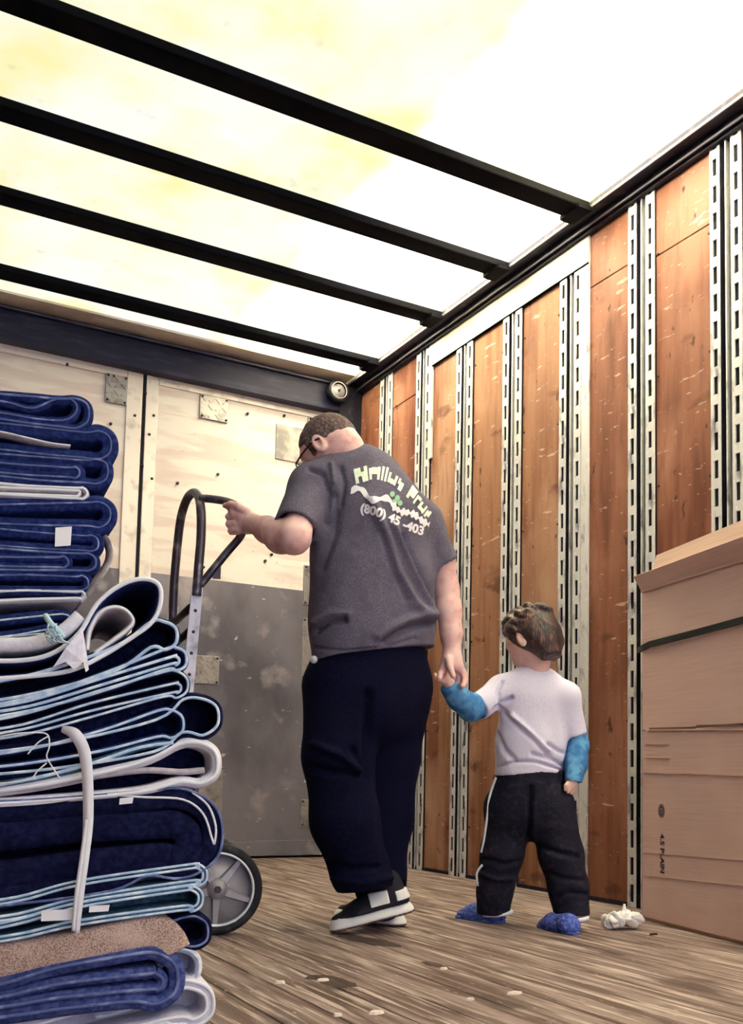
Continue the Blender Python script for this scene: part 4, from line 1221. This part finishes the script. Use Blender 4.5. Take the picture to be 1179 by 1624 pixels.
# ------------------------------------------------------------------ the child
bb = norm(V * math.cos(math.radians(18)) - U * math.sin(math.radians(18)))
boy = thing('person', 'small child in white T-shirt over blue sleeves, holding the man\'s hand', 'person', PL(845, 1470, 2, 0))
CK = J(843, 1012, 3.28)
cF = norm(-U * .62 + V * .66 - Z * .38); cL = norm(np.cross(Z + cF * .38, cF)); cU = np.cross(cF, cL)
cp = lambda a, b, c: CK + cF * a + cL * b + cU * c
cb = SDF(.004)
cb.ell(CK + cU * .008, (.088, .072, .080), (cF, cL, cU), .01)
cb.ell(cp(.034, 0, -.045), (.056, .046, .046), (cF, cL, cU), .03)
cb.ell(cp(.088, 0, -.022), (.011, .010, .009), (cF, cL, cU), .012)
cb.ell(cp(.080, 0, -.052), (.009, .018, .007), (cF, cL, cU), .01)
for s in (-1, 1):
    cb.ell(cp(.078, s * .028, .0), (.014, .016, .010), (cF, cL, cU), .004, 's')
    cb.ell(cp(.073, s * .028, .0), (.012, .012, .012), (cF, cL, cU), .002)
    ec = cp(-.012, s * .073, -.016); eD = norm(cL * s - cF * .45)
    cb.ell(ec, (.017, .030, .009), (norm(cF + cL * s * .45), cU, eD), .004)
    cb.ell(ec + eD * .012, (.011, .020, .008), (norm(cF + cL * s * .45), cU, eD), .002, 's')
cNB = J(848, 1080, 3.29)
cb.cone(cp(-.03, 0, -.04), cNB, .037, .042, .02)
cb.cone(J(845, 1110, 3.29), J(842, 1260, 3.30), .075, .08, .03, (bb, 1.3))
CSL, CSR = J(796, 1094, 3.27), J(897, 1104, 3.29)
cb.cone(cNB, CSL, .032, .028, .02); cb.cone(cNB, CSR, .032, .028, .02)
CEL, CWL = J(754, 1124, 3.21), J(716, 1088, 3.14)
cb.chain([CSL, CEL, CWL], [.028, .025, .019], .01)
cb.cone(CWL, J(706, 1076, 3.125), .018, .020, .008, (V, 1.3))
for i, (a, b, dd) in enumerate(((700, 1070, 3.10), (704, 1066, 3.115), (709, 1064, 3.125), (714, 1066, 3.135))):
    cb.chain([J(707, 1076, 3.12), J(a, b, dd), J(a - 1, b - 5, dd + .012)], [.009, .0068, .0058], .003)
cb.chain([J(702, 1080, 3.115), J(693, 1076, 3.10), J(690, 1069, 3.10)], [.009, .0075, .006], .003)
CER, CWR = J(914, 1172, 3.30), J(908, 1232, 3.23)
cb.chain([CSR, CER, CWR], [.028, .025, .019], .01)
cb.cone(CWR, J(907, 1243, 3.22), .018, .019, .008, (V, 1.3))
for a, b, dd in ((899, 1252, 3.205), (903, 1256, 3.21), (908, 1257, 3.22), (913, 1255, 3.225)):
    cb.chain([J(907, 1244, 3.22), J(a, b - 4, dd), J(a - 2, b + 1, dd)], [.009, .0066, .0056], .003)
cb.chain([J(903, 1240, 3.215), J(898, 1246, 3.20), J(897, 1251, 3.20)], [.008, .0068, .0056], .003)
cb.cone(J(806, 1275, 3.29), J(788, 1440, 3.33), .055, .032, .02)
cb.cone(J(876, 1275, 3.27), J(906, 1450, 3.21), .055, .032, .02)
sdf_mesh('body', cb, M['skin_boy'], boy)
# thick brown hair with ridges
ch = SDF(.004)
ch.ell(CK + cU * .016 - cF * .004, (.098, .083, .088), (cF, cL, cU), 0)
ch.ell(cp(-.050, 0, -.030), (.050, .067, .066), (cF, cL, cU), .03)
ch.cone(cp(-.045, 0, -.05), cp(-.045, 0, -.10), .048, .034, .02)
ch.cut(cp(.052, 0, .03), norm(cF * .8 - cU * .5), .3)
ch.cut(cp(-.05, 0, -.098), norm(-cU * .95 - cF * .1), .3)
for s in (-1, 1):
    ch.ell(cp(.0, s * .088, -.022), (.026, .022, .030), (cF, cL, cU), 0, 's')
rh = np.random.RandomState(12)
def scalp(th, ph, r=1.0):              # th: 0 crown .. 1 rim, ph: around from the face
    a = th * 1.75
    return cp(-.004 + .098 * r * math.sin(a) * math.cos(ph), .083 * r * math.sin(a) * math.sin(ph), .016 + .088 * r * math.cos(a))
for i in range(46):
    ph = i * 2.399
    t0 = .12 + .55 * rh.rand()
    sw = rh.uniform(.25, .6)
    L_ = rh.uniform(.18, .34)
    if math.cos(ph) < -.2: L_ *= .7; t0 = min(t0, .5)
    ch.chain([scalp(t0, ph, .98), scalp(t0 + L_ * .5, ph + sw * .5, 1.035), scalp(t0 + L_, ph + sw, 1.0)], [.004, .011, .003], .006)
hb_ = wrinkle(.004, 90, [cF, cL * .6 + cF, cU], 21)
sdf_mesh('hair', ch, M['hair_boy'], boy, lambda v, n: hb_(v))
# blue undershirt sleeves
bs = SDF(.004)
bs.chain([J(762, 1124, 3.22), J(745, 1122, 3.20), J(730, 1108, 3.17), J(716, 1090, 3.14)], [.034, .043, .041, .032], .012)
bs.cut(J(712, 1086, 3.135), norm(J(706, 1076, 3.125) - J(722, 1096, 3.15)), .045)
bsd = wrinkle(.006, 60, [norm(J(716, 1088, 3.14) - J(754, 1124, 3.21))], 4)
s1 = sdf_mesh('sleeve', bs, M['blue_sl'], boy, lambda v, n: bsd(v)); s1['label'] = 'rumpled blue undershirt sleeve'
bs = SDF(.004)
bs.chain([J(912, 1150, 3.30), J(916, 1180, 3.30), J(913, 1210, 3.26), J(908, 1236, 3.225)], [.034, .041, .039, .030], .012)
bs.cut(J(908, 1240, 3.22), norm(-Z), .05)
s2 = sdf_mesh('sleeve', bs, M['blue_sl'], boy, lambda v, n: bsd(v)); s2['label'] = 'blue undershirt sleeve hanging down'
# white T-shirt
cs = SDF(.005)
hl = J(759, 1122, 3.215)
cs.cone(CSL, hl + (hl - CSL) * .3, .046, .045, .02); cs.cut(hl, norm(hl - CSL), .11)
hR_ = J(911, 1166, 3.30)
cs.cone(CSR, hR_ + (hR_ - CSR) * .3, .046, .044, .02); cs.cut(hR_, norm(hR_ - CSR), .11)
cs.cone(J(848, 1078, 3.29), CSL, .046, .044, .03); cs.cone(J(850, 1078, 3.29), CSR, .046, .044, .03)
cs.cone(J(846, 1110, 3.29), J(842, 1180, 3.29), .112, .116, .03, (bb, 1.32))
cs.cone(J(842, 1180, 3.29), J(841, 1260, 3.29), .116, .122, .03, (bb, 1.3))
cs.cut(J(842, 1228, 3.19), norm(-Z * .98 + U * .06), .25)
cs.ell(cNB + Z * .045 - V * .0, (.050, .046, .022), (U, V, Z), 0, 's')
csf = [([(792, 1124, 3.2), (820, 1148, 3.18), (850, 1175, 3.17), (872, 1200, 3.18)], -.009, .008), ([(785, 1128, 3.2), (800, 1115, 3.19), (812, 1106, 3.18)], -.010, .006),
       ([(795, 1112, 3.2), (790, 1095, 3.2), (797, 1080, 3.2)], -.006, .005), ([(812, 1135, 3.19), (840, 1162, 3.18), (868, 1190, 3.18)], .008, .008),
       ([(845, 1196, 3.17), (875, 1204, 3.18), (896, 1215, 3.2)], -.007, .006), ([(870, 1180, 3.17), (885, 1190, 3.18), (895, 1195, 3.2)], -.006, .006),
       ([(790, 1215, 3.2), (815, 1208, 3.18), (850, 1208, 3.17), (895, 1222, 3.2)], -.006, .004), ([(785, 1160, 3.2), (800, 1190, 3.19), (815, 1205, 3.18)], -.005, .008)]
sdf_mesh('t_shirt', cs, M['shirt'], boy, make_disp(wrinkle(.003, 40, [U + Z * .5, U - Z * .6], 9), csf))
# track trousers
ct = SDF(.005)
ct.cone(J(842, 1228, 3.29), J(841, 1275, 3.29), .118, .122, .03, (bb, 1.28))
ct.chain([J(808, 1280, 3.30), J(798, 1350, 3.30), J(786, 1405, 3.32), J(783, 1450, 3.34)], [.082, .067, .061, .052], .025)
ct.chain([J(874, 1280, 3.27), J(890, 1355, 3.25), J(902, 1410, 3.23), J(909, 1460, 3.21)], [.080, .069, .062, .056], .025)
ct.cut(J(842, 1221, 3.2), Z, .2)
ct.cut(J(783, 1449, 3.34), norm(-Z), .12); ct.cut(J(909, 1450, 3.21), norm(-Z), .12)
ctf = [([(842, 1250, 3.2), (841, 1300, 3.2), (838, 1335, 3.2)], -.012, .008), ([(768, 1362, 3.2), (800, 1372, 3.2), (825, 1366, 3.2)], -.007, .008), ([(762, 1385, 3.2), (790, 1395, 3.2), (812, 1392, 3.2)], .006, .007),
       ([(850, 1340, 3.2), (880, 1350, 3.2), (915, 1358, 3.2)], -.007, .008), ([(860, 1380, 3.2), (890, 1392, 3.2), (925, 1396, 3.2)], -.006, .007), ([(880, 1425, 3.15), (905, 1415, 3.15), (930, 1418, 3.15)], -.006, .006)]
ctr = sdf_mesh('trousers', ct, M['track'], boy, make_disp(wrinkle(.005, 38, [Z, Z + U * .5], 15), ctf))
cb_ = bvh_of(ctr)
def piping(pts):
    out = []
    for a, b, d in pts:
        loc, n, _, _ = cb_.find_nearest(Vector(J(a, b, d)))
        out.append(np.array(loc + n * .0025))
    return smooth_path(out, 4)
MB().tube(piping([(780, 1232, 3.26), (774, 1262, 3.26), (769, 1300, 3.26), (765, 1335, 3.27), (757, 1352, 3.27)]), .0038, 8).build('white_piping', M['pipe_w'], boy)
MB().tube(piping([(763, 1372, 3.27), (756, 1385, 3.28), (752, 1405, 3.29)]), .0038, 8).build('white_piping', M['pipe_w'], boy)
# clogs
hl_ = PL(800, 1464, 2, 0); tl_ = hl_ + norm(-U * .14 + V * .11) * .17
shoe('shoe', boy, hl_, tl_, Z, .195, .07, (M['croc'], M['croc'], M['crocw']), 'clog')
hr_ = PL(914, 1483, 2, 0); tr_ = hr_ + norm(-U * .07 + V * .15) * .17
shoe('shoe', boy, hr_, tr_, Z, .195, .07, (M['croc'], M['croc'], M['crocw']), 'clog')

for c_ in (J(790, 1448, 3.335), J(909, 1457, 3.20)):
    MB().tube([c_ + U * .045 * math.cos(t) + V * .045 * math.sin(t) + Z * (.006 * math.cos(t)) for t in np.linspace(0, 2 * math.pi, 25)], .007, 8, False).build('clog_lining', M['crocw'], boy)

# ------------------------------------------------------------------ litter on the floor
M['stain_and_shade'] = mat('dark_stain_and_shade', (.055, .035, .03), .7, layers=[((14, 1, 1), 6, 5, .45, .65, (.12, .075, .06))])
for (cx_, cy_, a_, b_) in ((527, 1556, 44, 9), (585, 1492, 60, 6), (690, 1530, 22, 4)):  # dark stains; the long one by the man's shoe is painted shade
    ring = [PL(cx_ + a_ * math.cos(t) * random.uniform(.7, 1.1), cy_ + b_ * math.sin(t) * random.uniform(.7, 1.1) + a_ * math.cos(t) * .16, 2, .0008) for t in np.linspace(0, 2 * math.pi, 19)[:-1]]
    MB().add(ring, [tuple(range(18))]).build('stain_and_shade', M['stain_and_shade'], floor)
pp = PL(990, 1476, 2, 0)
nk_ = SDF(.004)
rs = np.random.RandomState(5)
for i in range(38):
    a, b = rs.uniform(-.048, .048), rs.uniform(-.03, .03)
    c = pp + U * a + V * (b + .03) + Z * (.018 + .026 * rs.rand())
    ax_ = [norm(rs.normal(0, 1, 3)) for _ in range(1)][0]
    e1 = norm(np.cross(ax_, rs.normal(0, 1, 3))); e2 = np.cross(ax_, e1)
    nk_.ell(c, (.0045, .026, .017), (ax_, e1, e2), .001)
nk_.cone(pp + U * .01 + V * .03 + Z * .03, pp + U * .008 + V * .03 + Z * .080, .010, .002, .006)
nk_.cut(np.array([pp[0], pp[1], .003]), -Z, .3)
cr = wrinkle(.007, 110, [U, V, Z, U + Z], 31)
tis = sdf_mesh('tissue', nk_, M['paper'], None, lambda v, n: np.where(v[:, 2] > .008, -np.abs(cr(v)) * 1.3 + .004, 0), 0)
setp(tis, 'crumpled white tissue on the floor beside the lower carton', 'tissue')
for (px, py, l, w, mk, lab) in ((1037, 1483, .022, .007, 'chipd', 'small dark splinter on the floor in front of the carton'), (445, 1560, .016, .010, 'chip', 'pale wood chip on the floor left of the dark stained spot'), (513, 1556, .018, .009, 'chip', 'pale wood chip lying on the dark stained floor spot'), (816, 1577, .024, .010, 'chip', 'largest pale wood chip in the open floor'), (597, 1608, .018, .012, 'chip', 'pale wood chip at the front edge of the floor'), (535, 1612, .012, .008, 'chip', 'smallest pale wood chip at the front of the floor'), (705, 1538, .012, .008, 'chip', 'pale wood chip between the man\'s shoe and the largest chip'), (745, 1587, .014, .007, 'chip', 'pale wood chip left of the largest chip')):
    q = PL(px, py, 2, 0)
    a = random.uniform(0, 3)
    mbx = MB()
    pts2 = [(math.cos(t + a) * l * random.uniform(.7, 1.1), math.sin(t + a) * w * random.uniform(.7, 1.1)) for t in np.linspace(0, 2 * math.pi, 8)[:-1]]
    n7 = len(pts2)
    mbx.add([(q[0] + x_, q[1] + y_, .0006) for x_, y_ in pts2] + [(q[0] + x_ * .8, q[1] + y_ * .8, .006) for x_, y_ in pts2],
            [tuple(range(n7))[::-1], tuple(range(n7, 2 * n7))] + [(i, (i + 1) % n7, n7 + (i + 1) % n7, n7 + i) for i in range(n7)])
    setp(mbx.build('wood_chip', M[mk]), lab, 'debris', 'bits on the floor')
